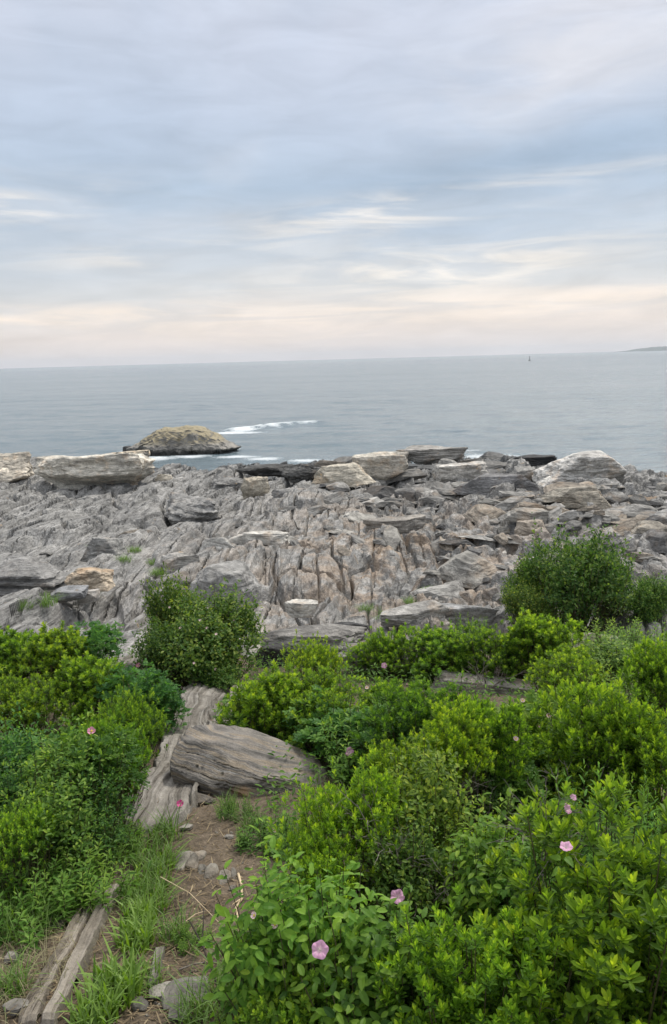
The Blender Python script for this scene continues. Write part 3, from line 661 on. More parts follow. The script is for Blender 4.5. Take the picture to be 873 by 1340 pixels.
# exposed bedrock ledges in the path
def ledge(name, label, a, b_, width, height, seed, strip=.07, up=.0, curve=0.0, tone=GREY, lift=0.0):
    """a strip of plank-like strata from one point of the path to another"""
    A_, B_ = hit(*a), hit(*b_); dx, dy = B_.x - A_.x, B_.y - A_.y; L = math.hypot(dx, dy); hd = math.atan2(dx, dy)
    nv, nu = max(60, int(L / .02)), max(26, int(width / .010)); v = np.linspace(0, L, nv); u = np.linspace(-.5, .5, nu) * width
    Ug, Vg = np.meshgrid(u, v); wob = curve * np.sin(Vg / L * math.pi) + (.10 * width + .022) * fbm2(Vg * 1.3, Vg * 0, seed, 3)
    ex_ = width * .5 * (.93 + .42 * fbm2(Vg * 3.1, np.sign(Ug) * 3, seed + 1, 4))
    edge = sstep(np.abs(Ug), ex_, ex_ * .80) * sstep(Vg, -.01, .06) * sstep(Vg, L + .01, L - .10)
    us = (Ug + .03 * fbm2(Vg * 1.2, Ug * 8, seed + 2, 3)) / strip; us = us + .9 * fbm2(us * .8, Vg * .12, seed + 8, 2); ib = np.floor(us); fb = us - ib
    seg = np.floor(Vg / (.35 + .8 * _h(ib, 0, 0, seed)) + 7 * _h(ib, 2, 0, seed))
    z = height * (.78 + .5 * (_h(ib, 9, 0, seed) - .5) + .08 * (_h(ib, seg, 0, seed) - .5)) - .22 * height * sstep(np.minimum(fb, 1 - fb), .09, .0) * sstep(vn2(us * .6, Vg * 2.2, seed), -.25, .1)
    z = z + .10 * height * (_h(np.floor(us * 3.1), 1, 0, seed) - .5) + .014 * fbm2(Ug * 9, Vg * 9, seed + 4, 3) + .55 * height * fbm2(Vg * 1.9, Ug * 3, seed + 6, 3)
    Xw = A_.x + math.cos(hd) * (Ug + wob) + math.sin(hd) * Vg; Yw = A_.y - math.sin(hd) * (Ug + wob) + math.cos(hd) * Vg
    Zw = soil_h(Xw, Yw) - .05 + edge * (z + .05 + lift)
    c0 = Vector((float(Xw.mean()), float(Yw.mean()), float(Zw.min())))
    V = np.stack([Xw - c0.x, Yw - c0.y, Zw - c0.z], -1).reshape(-1, 3)
    o = link(name, mesh_np(name, V, grid_faces(nu, nv), (M_path,), False, {'across': us.ravel() * strip + seed, 'along': Vg.ravel()}), None, c0); o.color = (*tone, 1)
    return thing(o, label, 'rock ledge')
m, t, b = new_mat('path_ledge_rock'); M_path = m
pos = N(t, 'ShaderNodeNewGeometry').outputs['Position']; cb = N(t, 'ShaderNodeCombineXYZ')
for i_, nm_ in enumerate(('across', 'along')): at = N(t, 'ShaderNodeAttribute'); at.attribute_name = nm_; LK(t, at.outputs['Fac'], cb.inputs[i_])
l1 = NOISE(t, MAPPING(t, cb.outputs[0], (30, .9, 1)), 1.0, 6, .65, .15); md = NOISE(t, pos, 6, 6, .65); gr = NOISE(t, pos, 70, 4, .7)
c = RAMP(t, l1, [(.28, (.075, .066, .055)), (.43, (.155, .140, .118)), (.56, (.225, .207, .180)), (.75, (.33, .31, .28))])
c = MIX(t, .8, c, RAMP(t, md, [(.3, .6), (.7, 1.3)]), 'MULTIPLY'); c = MIX(t, .8, c, RAMP(t, gr, [(.3, .72), (.7, 1.25)]), 'MULTIPLY')
c = MIX(t, 1.0, c, N(t, 'ShaderNodeObjectInfo').outputs['Color'], 'MULTIPLY')
LK(t, c, b.inputs['Base Color']); b.inputs['Roughness'].default_value = .9; b.inputs['Specular IOR Level'].default_value = .2
bump(t, b, MATH(t, 'ADD', l1, MATH(t, 'ADD', MATH(t, 'MULTIPLY', md, .6), MATH(t, 'MULTIPLY', gr, .2))), .9, .025)
ledge('rock_ledge', 'long grey plank-like ledge running under the left end of the striped boulder', (188, 1098), (282, 892), .60, .13, 11, .085)
ledge('rock_ledge', 'narrow pale ledge beyond the striped boulder, split from the long ledge by a gap', (290, 960), (318, 900), .20, .10, 12, .07, tone=(1.15, 1.12, 1.08))
ledge('rock_ledge', 'narrow weathered rail of rock nearest the straw at the lower corner', (30, 1358), (140, 1150), .095, .06, 13, .03, tone=(1.05, 1.0, .93))
ledge('rock_ledge', 'narrow weathered rail of rock nearest the big grass tuft', (68, 1360), (153, 1162), .085, .065, 16, .03, tone=(1.1, 1.06, 1.0))
ledge('rock_ledge', 'short narrow plank of rock sunk in the dirt beside the grass', (194, 1306), (212, 1236), .055, .035, 14, .03)
ledge('rock_ledge', 'slanting grey ledge between the two left shrub masses and the round bush', (160, 892), (205, 800), .40, .16, 15, .09, tone=(1.1, 1.1, 1.1))
TK = dict(p=30, planes=10, lam=.03, rough=.10, sub=6, f=soil_h)
rock_at('rock', 'dark grey tilted outcrop with rusty patch behind the central shrubs', 'rock', 340, 470, 812, 858, 201, (.72, .70, .68), deep=.55, rz=-.12, lam_n=14, **TK)
rock_at('rock', 'black hollowed rock beside the round bush', 'rock', 336, 392, 836, 872, 202, (.2, .2, .2), deep=.5, **TK)
rock_at('rock', 'long weathered grey ridge emerging from the central shrubs', 'rock', 452, 580, 838, 884, 203, (.85, .83, .8), deep=.35, rz=-.35, lam_n=14, **TK)
rock_at('rock', 'low lichen-grey ridge below the bare brown twigs', 'rock', 572, 712, 879, 908, 204, (.98, .94, .88), deep=.32, sink=.35, rz=-.3, lam_n=14, **TK)
rock_at('rock', 'sloping tan rock in the gap under the bushy tree', 'rock', 750, 822, 822, 864, 205, (1.2, 1.1, .95), deep=.5, rz=-.4, **TK)
rock_at('rock', 'small grey rock showing between the right hand shrubs', 'rock', 790, 830, 872, 900, 206, (1.0, .98, .95), deep=.6, **TK)

# stones on the path
stn = [(238, 1128, 22, 'first', 1.5), (252, 1132, 20, '', 1.3), (262, 1124, 15, '', 1.6), (264, 1142, 12, '', 1.7), (276, 1146, 20, '', 1.25), (294, 1152, 18, '', 1.15), (306, 1150, 10, '', 1.1)]
for i, (px, py, wpx, _, tn) in enumerate(stn):
    p = hit(px, py, 0, soil_h); d = depth_of(p); w = wpx / FPX * d
    o = link('stone', rock_mesh('stone', (w, w * 2.2, w * 1.1), 400 + i, sub=4, p=12, rough=.05), None, (p.x, p.y + .02, p.z - w * .78), (0, 0, R(-12 + i * 3))); tn *= .62; o.color = (tn, .94 * tn, .84 * tn, 1)
    thing(o, 'rounded pale stone edge set in the row across the dirt path', 'stone', 'row of stone edges across the path')
lone = [(246, 1312, 58, 24, 'flat grey slab half buried in dirt at the bottom of the path', 1.0), (214, 1306, 34, 16, 'thin pale slab next to the flat grey slab in the dirt', 1.1), (18, 1328, 30, 24, 'squared grey block at the bottom corner beside the twin-railed ledge', 1.35),
        (14, 1262, 18, 26, 'upright tan stone in straw beside the twin-railed ledge', 1.2), (70, 1214, 30, 14, 'flat stone in dry grass above the twin-railed ledge', .9), (232, 1044, 26, 12, 'flat dark stone under the left end of the striped boulder', .6),
        (262, 1052, 30, 14, 'broad dark stone at the foot of the striped boulder', .55), (224, 1062, 22, 12, 'thin grey stone closest to the magenta flower', .85), (304, 1166, 10, 10, 'single round pebble by the pale stick', 1.2),
        (244, 1086, 16, 10, 'pale little stone on the dirt below the boulder', 1.5), (256, 1028, 22, 20, 'grey stone wedged under the boulder overhang', .7), (360, 1102, 12, 8, 'small pale stone at the foot of the leafy clump', 1.4),
        (300, 1098, 12, 7, 'small tan stone in the middle of the dirt path', 1.3), (180, 1322, 26, 14, 'brown stone at the bottom of the grass tuft', .8), (236, 1336, 30, 18, 'tan slab at the very bottom of the path', 1.2)]
for i, (px, py, wpx, hpx, lab, tn) in enumerate(lone):
    p = hit(px, py, 0, soil_h); d = depth_of(p); w = wpx / FPX * d; h = hpx / FPX * d
    o = link('stone', rock_mesh('stone', (w, w * .8, max(.02, h * .6)), 430 + i, sub=4, p=18, planes=10), None, (p.x, p.y + .3 * w, p.z - h * .16), (0, 0, rng.uniform(-.5, .5))); tn *= .68; o.color = (tn, .95 * tn, .87 * tn, 1)
    thing(o, lab, 'stone')
for i in range(46):
    rr = random.Random(i + 50); py = rr.uniform(1070, 1335); px = 262 + (py - 1070) * -.12 + rr.uniform(-45, 70)
    p = hit(px, py, 0, soil_h); w = rr.uniform(.008, .026)
    o = link('pebble', slab_me[8 + i % 2], None, (p.x, p.y, p.z - .15 * w), (rr.uniform(-.3, .3), rr.uniform(-.3, .3), rr.uniform(0, 6)), (w, w, w)); tn = rr.uniform(.9, 1.8); o.color = (tn, .94 * tn, .85 * tn, 1)
    thing(o, 'small pebble lying loose on the dirt path', 'pebble', 'pebbles on the dirt path')

# ------------------------------------------------------------------ foliage
def nrm(a): return a / np.maximum(np.linalg.norm(a, axis=-1, keepdims=True), 1e-9)
LEAF_S = np.array([0, .2, .5, .8, 1.0])
LF_T = np.array([(0, 5, 1), (0, 1, 6), (3, 9, 4), (3, 4, 10)]); LF_T = np.array([(0, 5, 1), (0, 1, 8), (3, 7, 4), (3, 4, 10)])
LF_Q = np.array([(1, 5, 6, 2), (2, 6, 7, 3), (1, 2, 9, 8), (2, 3, 10, 9)])
def add_leaves(acc, P, D, Nn, L, Wd, tint, shape=(.62, 1.0, .62), curl=.15, fold=.35):
    """many leaves at once: bases P, directions D, upper sides Nn, lengths, widths"""
    n = len(P); D = nrm(D); Sd = nrm(np.cross(D, Nn)); Nn = np.cross(Sd, D)
    L = np.broadcast_to(L, (n,)); Wd = np.broadcast_to(Wd, (n,)); curl = np.broadcast_to(curl, (n,))
    C = P[:, None] + D[:, None] * (L[:, None] * LEAF_S)[..., None] - Nn[:, None] * (curl[:, None] * L[:, None] * LEAF_S ** 2)[..., None]
    w = .5 * Wd[:, None] * np.array(shape)
    up = Nn[:, None] * (fold * w)[..., None]
    Rr = C[:, 1:4] + Sd[:, None] * w[..., None] + up; Lf = C[:, 1:4] - Sd[:, None] * w[..., None] + up
    V = np.concatenate([C, Rr, Lf], 1)                        # 0-4 midrib, 5-7 one side, 8-10 other side
    off = (np.arange(n) * 11)[:, None, None]
    acc.add(V.reshape(-1, 3), (LF_T[None] + off).reshape(-1, 3), (LF_Q[None] + off).reshape(-1, 4), np.repeat(np.broadcast_to(tint, (n,)), 11))
def tube(acc, pts, r0, r1, sides=4, tint=.5):
    pts = np.asarray(pts, float); n = len(pts); V = []
    for i in range(n):
        d = nrm(pts[min(i + 1, n - 1)] - pts[max(i - 1, 0)]); a = np.array((0, 0, 1.0)) if abs(d[2]) < .9 else np.array((1.0, 0, 0))
        s1 = nrm(np.cross(d, a)); s2 = np.cross(d, s1); r = r0 + (r1 - r0) * i / (n - 1)
        for k in range(sides): V.append(pts[i] + r * (math.cos(2 * math.pi * k / sides) * s1 + math.sin(2 * math.pi * k / sides) * s2))
    Q = [(i * sides + k, i * sides + (k + 1) % sides, (i + 1) * sides + (k + 1) % sides, (i + 1) * sides + k) for i in range(n - 1) for k in range(sides)]
    acc.add(V, None, Q, tint)
def dome_tips(r_, n, Rr, H, lumps=6, low=.05):
    """tips spread near the surface of an uneven dome: positions and outward directions"""
    lc = r_.uniform(-1, 1, (lumps, 3)); lc[:, :2] *= .55 * Rr; lc[:, 2] = r_.uniform(.30, .62, lumps) * H
    lr = r_.uniform(.36, .58, lumps) * np.minimum(Rr, H); lc = np.concatenate([lc, [[0, 0, .45 * H]]]); lr = np.append(lr, .55 * min(Rr, H))
    P, O = [], []
    while len(P) < n:
        i = r_.integers(len(lr)); d = r_.normal(size=3); d /= np.linalg.norm(d); d[2] = abs(d[2]) if r_.random() < .75 else d[2]
        q = lc[i] + d * np.array((1.15 * Rr / min(Rr, H), 1.15 * Rr / min(Rr, H), .95 * H / min(Rr, H))) * lr[i] * (r_.uniform(.35, 1) ** .45)
        if q[2] < low * H or q[2] > H: continue
        P.append(q); O.append(nrm(d + np.array((q[0] / Rr, q[1] / Rr, .25))))
    P = np.array(P); O = np.array(O); k = r_.random(n) < .14; P[k, 2] += r_.uniform(.06, .22, k.sum()) * H * (P[k, 2] > .45 * H)
    return P, O
def stems_for(acc, r_, P, spread, every=2, r0=.006):
    for q in P[::max(every, len(P) // 130)]:
        b0 = np.array((q[0] * spread, q[1] * spread, -.06)); mid_ = b0 * .45 + q * .55 + np.array((q[0] * .05, q[1] * .05, -.10 * q[2])) + r_.normal(size=3) * .02
        tube(acc, [b0, mid_, q], r0, .0022, 4)
GA = 2.39996
def bay_mesh(seed, Rr, H, tips, k=17, leaf=.036):
    tips = int(tips * 2.5)
    r_ = np.random.default_rng(seed); P, O = dome_tips(r_, tips, Rr, H, 7)
    ac, sa = Acc(), Acc(); stems_for(sa, r_, P, .25)
    ax = nrm(O * .55 + np.array((0, 0, 1.0)) + r_.normal(size=O.shape) * .18)
    age = r_.uniform(0, 1, tips)
    a_ = np.where(np.abs(ax[:, 2:3]) < .95, np.array([[0, 0, 1.0]]), np.array([[1.0, 0, 0]])); s1 = nrm(np.cross(ax, a_)); s2 = np.cross(ax, s1)
    for i in range(k):
        f = i / (k - 1); phi = GA * i + r_.uniform(-.25, .25, tips) + age * 6
        rad = s1 * np.cos(phi)[:, None] + s2 * np.sin(phi)[:, None]
        el = R(18 + 58 * f) + r_.normal(0, .12, tips)
        D = rad * np.cos(el)[:, None] + ax * np.sin(el)[:, None]; Nn = ax * np.cos(el)[:, None] - rad * np.sin(el)[:, None]
        base_ = P - ax * (.055 * (1 - f))[..., None] if np.ndim(f) else P - ax * (.055 * (1 - f))
        Ln = leaf * (.72 + .5 * math.sin(math.pi * (.25 + .55 * (1 - f)))) * r_.uniform(.8, 1.2, tips) * (.62 if f > .85 else 1)
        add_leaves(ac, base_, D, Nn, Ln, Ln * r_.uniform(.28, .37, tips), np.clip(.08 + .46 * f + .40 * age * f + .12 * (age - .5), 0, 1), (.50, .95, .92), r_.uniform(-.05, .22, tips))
    return ac.mesh('leaves', M_bay), sa.mesh('stems', M_stem)
def pinnate_mesh(seed, Rr, H, tips, leafl=.085, mat=None):
    r_ = np.random.default_rng(seed); P, O = dome_tips(r_, tips, Rr, H, 7); ac, sa = Acc(), Acc(); stems_for(sa, r_, P, .25, 3)
    for j in range(4):                                         # four compound leaves a tip
        ph = r_.uniform(0, 6.28, tips); out = nrm(O * .7 + np.stack([np.cos(ph), np.sin(ph), r_.uniform(-.1, .7, tips)], 1))
        up = nrm(np.array((0, 0, 1.0)) + O * .4 + r_.normal(size=O.shape) * .2); sd = nrm(np.cross(out, up)); up = np.cross(sd, out); age = r_.uniform(0, 1, tips)
        Lr = leafl * r_.uniform(.8, 1.25, tips)
        for (s, side) in ((.35, 1), (.35, -1), (.62, 1), (.62, -1), (.88, 1), (.88, -1), (1.0, 0)):
            b0 = P + out * (Lr * s)[:, None] - up * (.2 * Lr * s * s)[:, None]
            D = nrm(out * (.45 if side else 1) + sd * side + up * r_.normal(0, .15, tips)[:, None])
            ll = .036 * r_.uniform(.8, 1.25, tips) * (1.1 if side == 0 else 1)
            add_leaves(ac, b0, D, up + r_.normal(size=O.shape) * .15, ll, ll * .62, np.clip(.15 + .6 * age + .1 * (P[:, 2] > .7 * H), 0, 1), (.75, 1.0, .78), .2, .3)
    return ac.mesh('leaves', mat or M_rose), sa.mesh('stems', M_stem)
def sprig_mesh(seed, Rr, H, tips, k=13, leaf=.042, mat=None, trunk=False, ratio=.45):
    r_ = np.random.default_rng(seed); P, O = dome_tips(r_, tips, Rr, H, 11, .16 if trunk else .04); ac, sa = Acc(), Acc()
    stems_for(sa, r_, P, .12 if trunk else .3, 3, .012 if trunk else .006)
    if trunk:
        for j in range(7):
            an = j * .9; q = np.array((math.cos(an) * Rr * .5, math.sin(an) * Rr * .5, H * .55)); tube(sa, [(q[0] * .15, q[1] * .15, -.1), (q[0] * .35, q[1] * .3, H * .22), q], .028, .010, 6)
    for i in range(k):
        ax = nrm(O + np.array((0, 0, .5)) + r_.normal(size=O.shape) * .25); ph = r_.uniform(0, 6.28, tips)
        rad = nrm(np.stack([np.cos(ph), np.sin(ph), r_.normal(0, .45, tips)], 1)); D = nrm(rad + ax * .6)
        b0 = P - O * (.16 * i / k) + r_.normal(size=O.shape) * .022; age = r_.uniform(0, 1, tips)
        ll = leaf * r_.uniform(.7, 1.3, tips)
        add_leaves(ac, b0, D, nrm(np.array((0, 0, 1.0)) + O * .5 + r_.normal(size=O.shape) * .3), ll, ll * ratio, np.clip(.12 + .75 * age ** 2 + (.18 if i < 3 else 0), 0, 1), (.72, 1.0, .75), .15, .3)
    return ac.mesh('leaves', mat or M_bush), sa.mesh('stems', M_dark if trunk else M_stem)
def herb_mesh(seed, Rr, H, n, leaf=.062, mat=None, ratio=.26, per=26):
    """a clump of upright leafy stalks"""
    r_ = np.random.default_rng(seed); ac, sa = Acc(), Acc()
    for s in range(n):
        an, rr = r_.uniform(0, 6.28), Rr * math.sqrt(r_.uniform(0, 1)) * .8; b0 = np.array((rr * math.cos(an), rr * math.sin(an), -.05)); h = H * r_.uniform(.6, 1.0) * (1 - .25 * rr / Rr)
        lean = np.array((math.cos(an), math.sin(an), 0)) * .22 * rr / Rr * h + r_.normal(size=3) * np.array((.04, .04, 0)) * 1.4
        tp = b0 + lean + np.array((0, 0, h)); mid_ = (b0 + tp) / 2 - lean * .18; tube(sa, [b0, mid_, tp], .004, .002, 4)
        f = np.linspace(.18, 1.0, per); Pp = (1 - f)[:, None] ** 2 * b0 + (2 * f * (1 - f))[:, None] * mid_ + (f ** 2)[:, None] * tp
        ph = GA * np.arange(per) + r_.uniform(0, 6); el = R(12) + f ** 3 * R(50) + r_.normal(0, .15, per)
        rad = np.stack([np.cos(ph), np.sin(ph), 0 * ph], 1); D = rad * np.cos(el)[:, None] + np.array((0, 0, 1.0)) * np.sin(el)[:, None]; Nn = np.array((0, 0, 1.0)) * np.cos(el)[:, None] - rad * np.sin(el)[:, None]
        L = leaf * (1.15 - .6 * f ** 4) * r_.uniform(.8, 1.2, per); age = r_.uniform(-.12, .12)
        add_leaves(ac, Pp, D, Nn, L, L * ratio, np.clip(.18 + .5 * f ** 2 + age, 0, 1), (.7, 1.0, .62), r_.uniform(.05, .45, per))
    return ac.mesh('leaves', mat or M_herb), sa.mesh('stems', M_stem)
def broad_mesh(seed, Rr, H, n, leaf=.058):
    """drooping ovate leaves on scrambling shoots"""
    r_ = np.random.default_rng(seed); ac, sa = Acc(), Acc(); P, O = dome_tips(r_, n, Rr, H, 6); stems_for(sa, r_, P, .3, 3, .004)
    for i in range(8):
        ph = GA * i + r_.uniform(0, 6.28, n); out = np.stack([np.cos(ph), np.sin(ph), r_.uniform(-.5, .5, n)], 1); D = nrm(out + O * .6 - np.array((0, 0, .15)))
        b0 = P - O * (.02 * i) + np.array((0, 0, -.012 * i)) + r_.normal(size=O.shape) * .012; L = leaf * r_.uniform(.6, 1.25, n); age = r_.uniform(0, 1, n)
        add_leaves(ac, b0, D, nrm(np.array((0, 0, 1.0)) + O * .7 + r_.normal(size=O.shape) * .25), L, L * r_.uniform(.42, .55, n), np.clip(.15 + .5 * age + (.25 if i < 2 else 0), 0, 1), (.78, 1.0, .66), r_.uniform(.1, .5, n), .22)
    return ac.mesh('leaves', M_broad), sa.mesh('stems', M_stem)
def blades(acc, r_, P, H, w, spread=.5, tint=.5):
    n = len(P); an = r_.uniform(0, 6.28, n); out = np.stack([np.cos(an), np.sin(an), 0 * an], 1); h = H * r_.uniform(.45, 1.1, n); sp = spread * r_.uniform(.2, 1.3, n) * h
    s = np.array([0, .3, .6, .85, 1.0]); C = P[:, None] + np.array((0, 0, 1.0)) * (h[:, None] * (s - .42 * (sp / h)[:, None] * s ** 2.2))[..., None] + out[:, None] * (sp[:, None] * s ** 1.9)[..., None]
    sd = np.stack([-np.sin(an), np.cos(an), 0 * an], 1); wd = (w * r_.uniform(.6, 1.3, n))[:, None] * np.array([.8, 1.0, .8, .45, .05]) * .5
    V = np.stack([C - sd[:, None] * wd[..., None], C + sd[:, None] * wd[..., None]], 2).reshape(n, 10, 3)
    q = np.array([(2 * i, 2 * i + 1, 2 * i + 3, 2 * i + 2) for i in range(4)]); acc.add(V.reshape(-1, 3), None, (q[None] + (np.arange(n) * 10)[:, None, None]).reshape(-1, 4), np.repeat(np.clip(tint + r_.normal(0, .16, n), 0, 1), 10))
def tuft_mesh(seed, Rr, H, n, w=.008, spread=.5, tint=.55):
    r_ = np.random.default_rng(seed); a = Acc(); an = r_.uniform(0, 6.28, n); rr = Rr * np.sqrt(r_.uniform(0, 1, n)); blades(a, r_, np.stack([rr * np.cos(an), rr * np.sin(an), 0 * an - .02], 1), H, w, spread, tint)
    return a.mesh('blades', M_grass)
def twigs_mesh(seed, H, n=5, mat=None, thick=.006):
    """bare branching twigs"""
    r_ = np.random.default_rng(seed); a = Acc()
    def grow(p, d, L, r, lev):
        m1 = p + d * L * .5 + r_.normal(size=3) * L * .06; e = p + d * L + r_.normal(size=3) * L * .08; tube(a, [p, m1, e], r, r * .6, 4)
        if lev:
            for k in range(r_.integers(2, 4)):
                grow(p + (e - p) * r_.uniform(.45, 1), nrm(d + r_.normal(size=3) * .55), L * r_.uniform(.45, .75), r * .6, lev - 1)
    for i in range(n):
        d = nrm(np.array((r_.normal() * .5, r_.normal() * .5, 1.0))); grow(np.array((r_.normal() * .05, r_.normal() * .05, -.04)), d, H * r_.uniform(.35, .5), thick, 3)
    return a.mesh('twigs', mat or M_twig)

KINDS = {}
def kind(code, name, cat, makers): KINDS[code] = (name, cat, makers, [])
kind('B', 'leafy_shrub', 'shrub', [lambda: bay_mesh(1, .55, .8, 260), lambda: bay_mesh(2, .5, .8, 230), lambda: bay_mesh(3, .6, .8, 280, 15, .033), lambda: bay_mesh(4, .5, .8, 190, 19, .044)])
kind('D', 'rose_bush', 'rose bush', [lambda: pinnate_mesh(11, .5, .8, 210), lambda: pinnate_mesh(12, .5, .8, 200)])
kind('S', 'small_leaved_shrub', 'shrub', [lambda: sprig_mesh(21, .55, .8, 420, 12, .036, M_rose), lambda: sprig_mesh(22, .5, .8, 380, 12, .04, M_herb)])
kind('G', 'leafy_herb', 'plant', [lambda: herb_mesh(31, .5, .8, 44), lambda: herb_mesh(32, .45, .8, 46, .072), lambda: herb_mesh(33, .5, .8, 60, .054)])
kind('L', 'broad_leaved_plant', 'plant', [lambda: broad_mesh(41, .5, .8, 300), lambda: broad_mesh(42, .5, .8, 250, .068)])
kind('T', 'round_bush', 'bush', [lambda: sprig_mesh(51, .75, .8, 1000, 14, .040, None, False, .55), lambda: sprig_mesh(52, .7, .8, 900, 14, .040, None, False, .55)])
def shrub(code, px, py, H, Rr, label, group=None, tone=(1, 1, 1), v=None, name=None):
    nm, cat, makers, made = KINDS[code]
    i = (v if v is not None else len(label) + int(px)) % len(makers)
    while len(made) <= i: made.append(makers[len(made)]())
    lm, sm = made[i]; p = hit(px, py, H, soil_h if code != 'T' else base_h)
    e = empty(name or nm, (p.x, p.y, p.z - .02), random.uniform(0, 6.28))
    refR = {'B': .55, 'D': .5, 'S': .55, 'G': .5, 'L': .5, 'T': .75}[code]; sr = Rr / refR; sz_ = H / .8 if code == 'T' else min(H / .8, 1.3 * sr)
    j = 1 + .16 * (random.random() - .5); j2 = 1 + .16 * (random.random() - .5)
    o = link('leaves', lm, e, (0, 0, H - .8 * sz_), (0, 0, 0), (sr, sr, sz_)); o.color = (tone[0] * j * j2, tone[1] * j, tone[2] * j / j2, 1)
    o = link('stems', sm, e, (0, 0, 0), (0, 0, 0), (sr, sr, H / .8)); o.color = (1, 1, 1, 1)
    thing(e, label, cat, group); e['px'] = px
    del e['px']
    return e
YEL, DK, BLU, OLV = (1.10, 1.08, .85), (.78, .85, .86), (.88, .98, 1.2), (1.15, 1.0, .9)
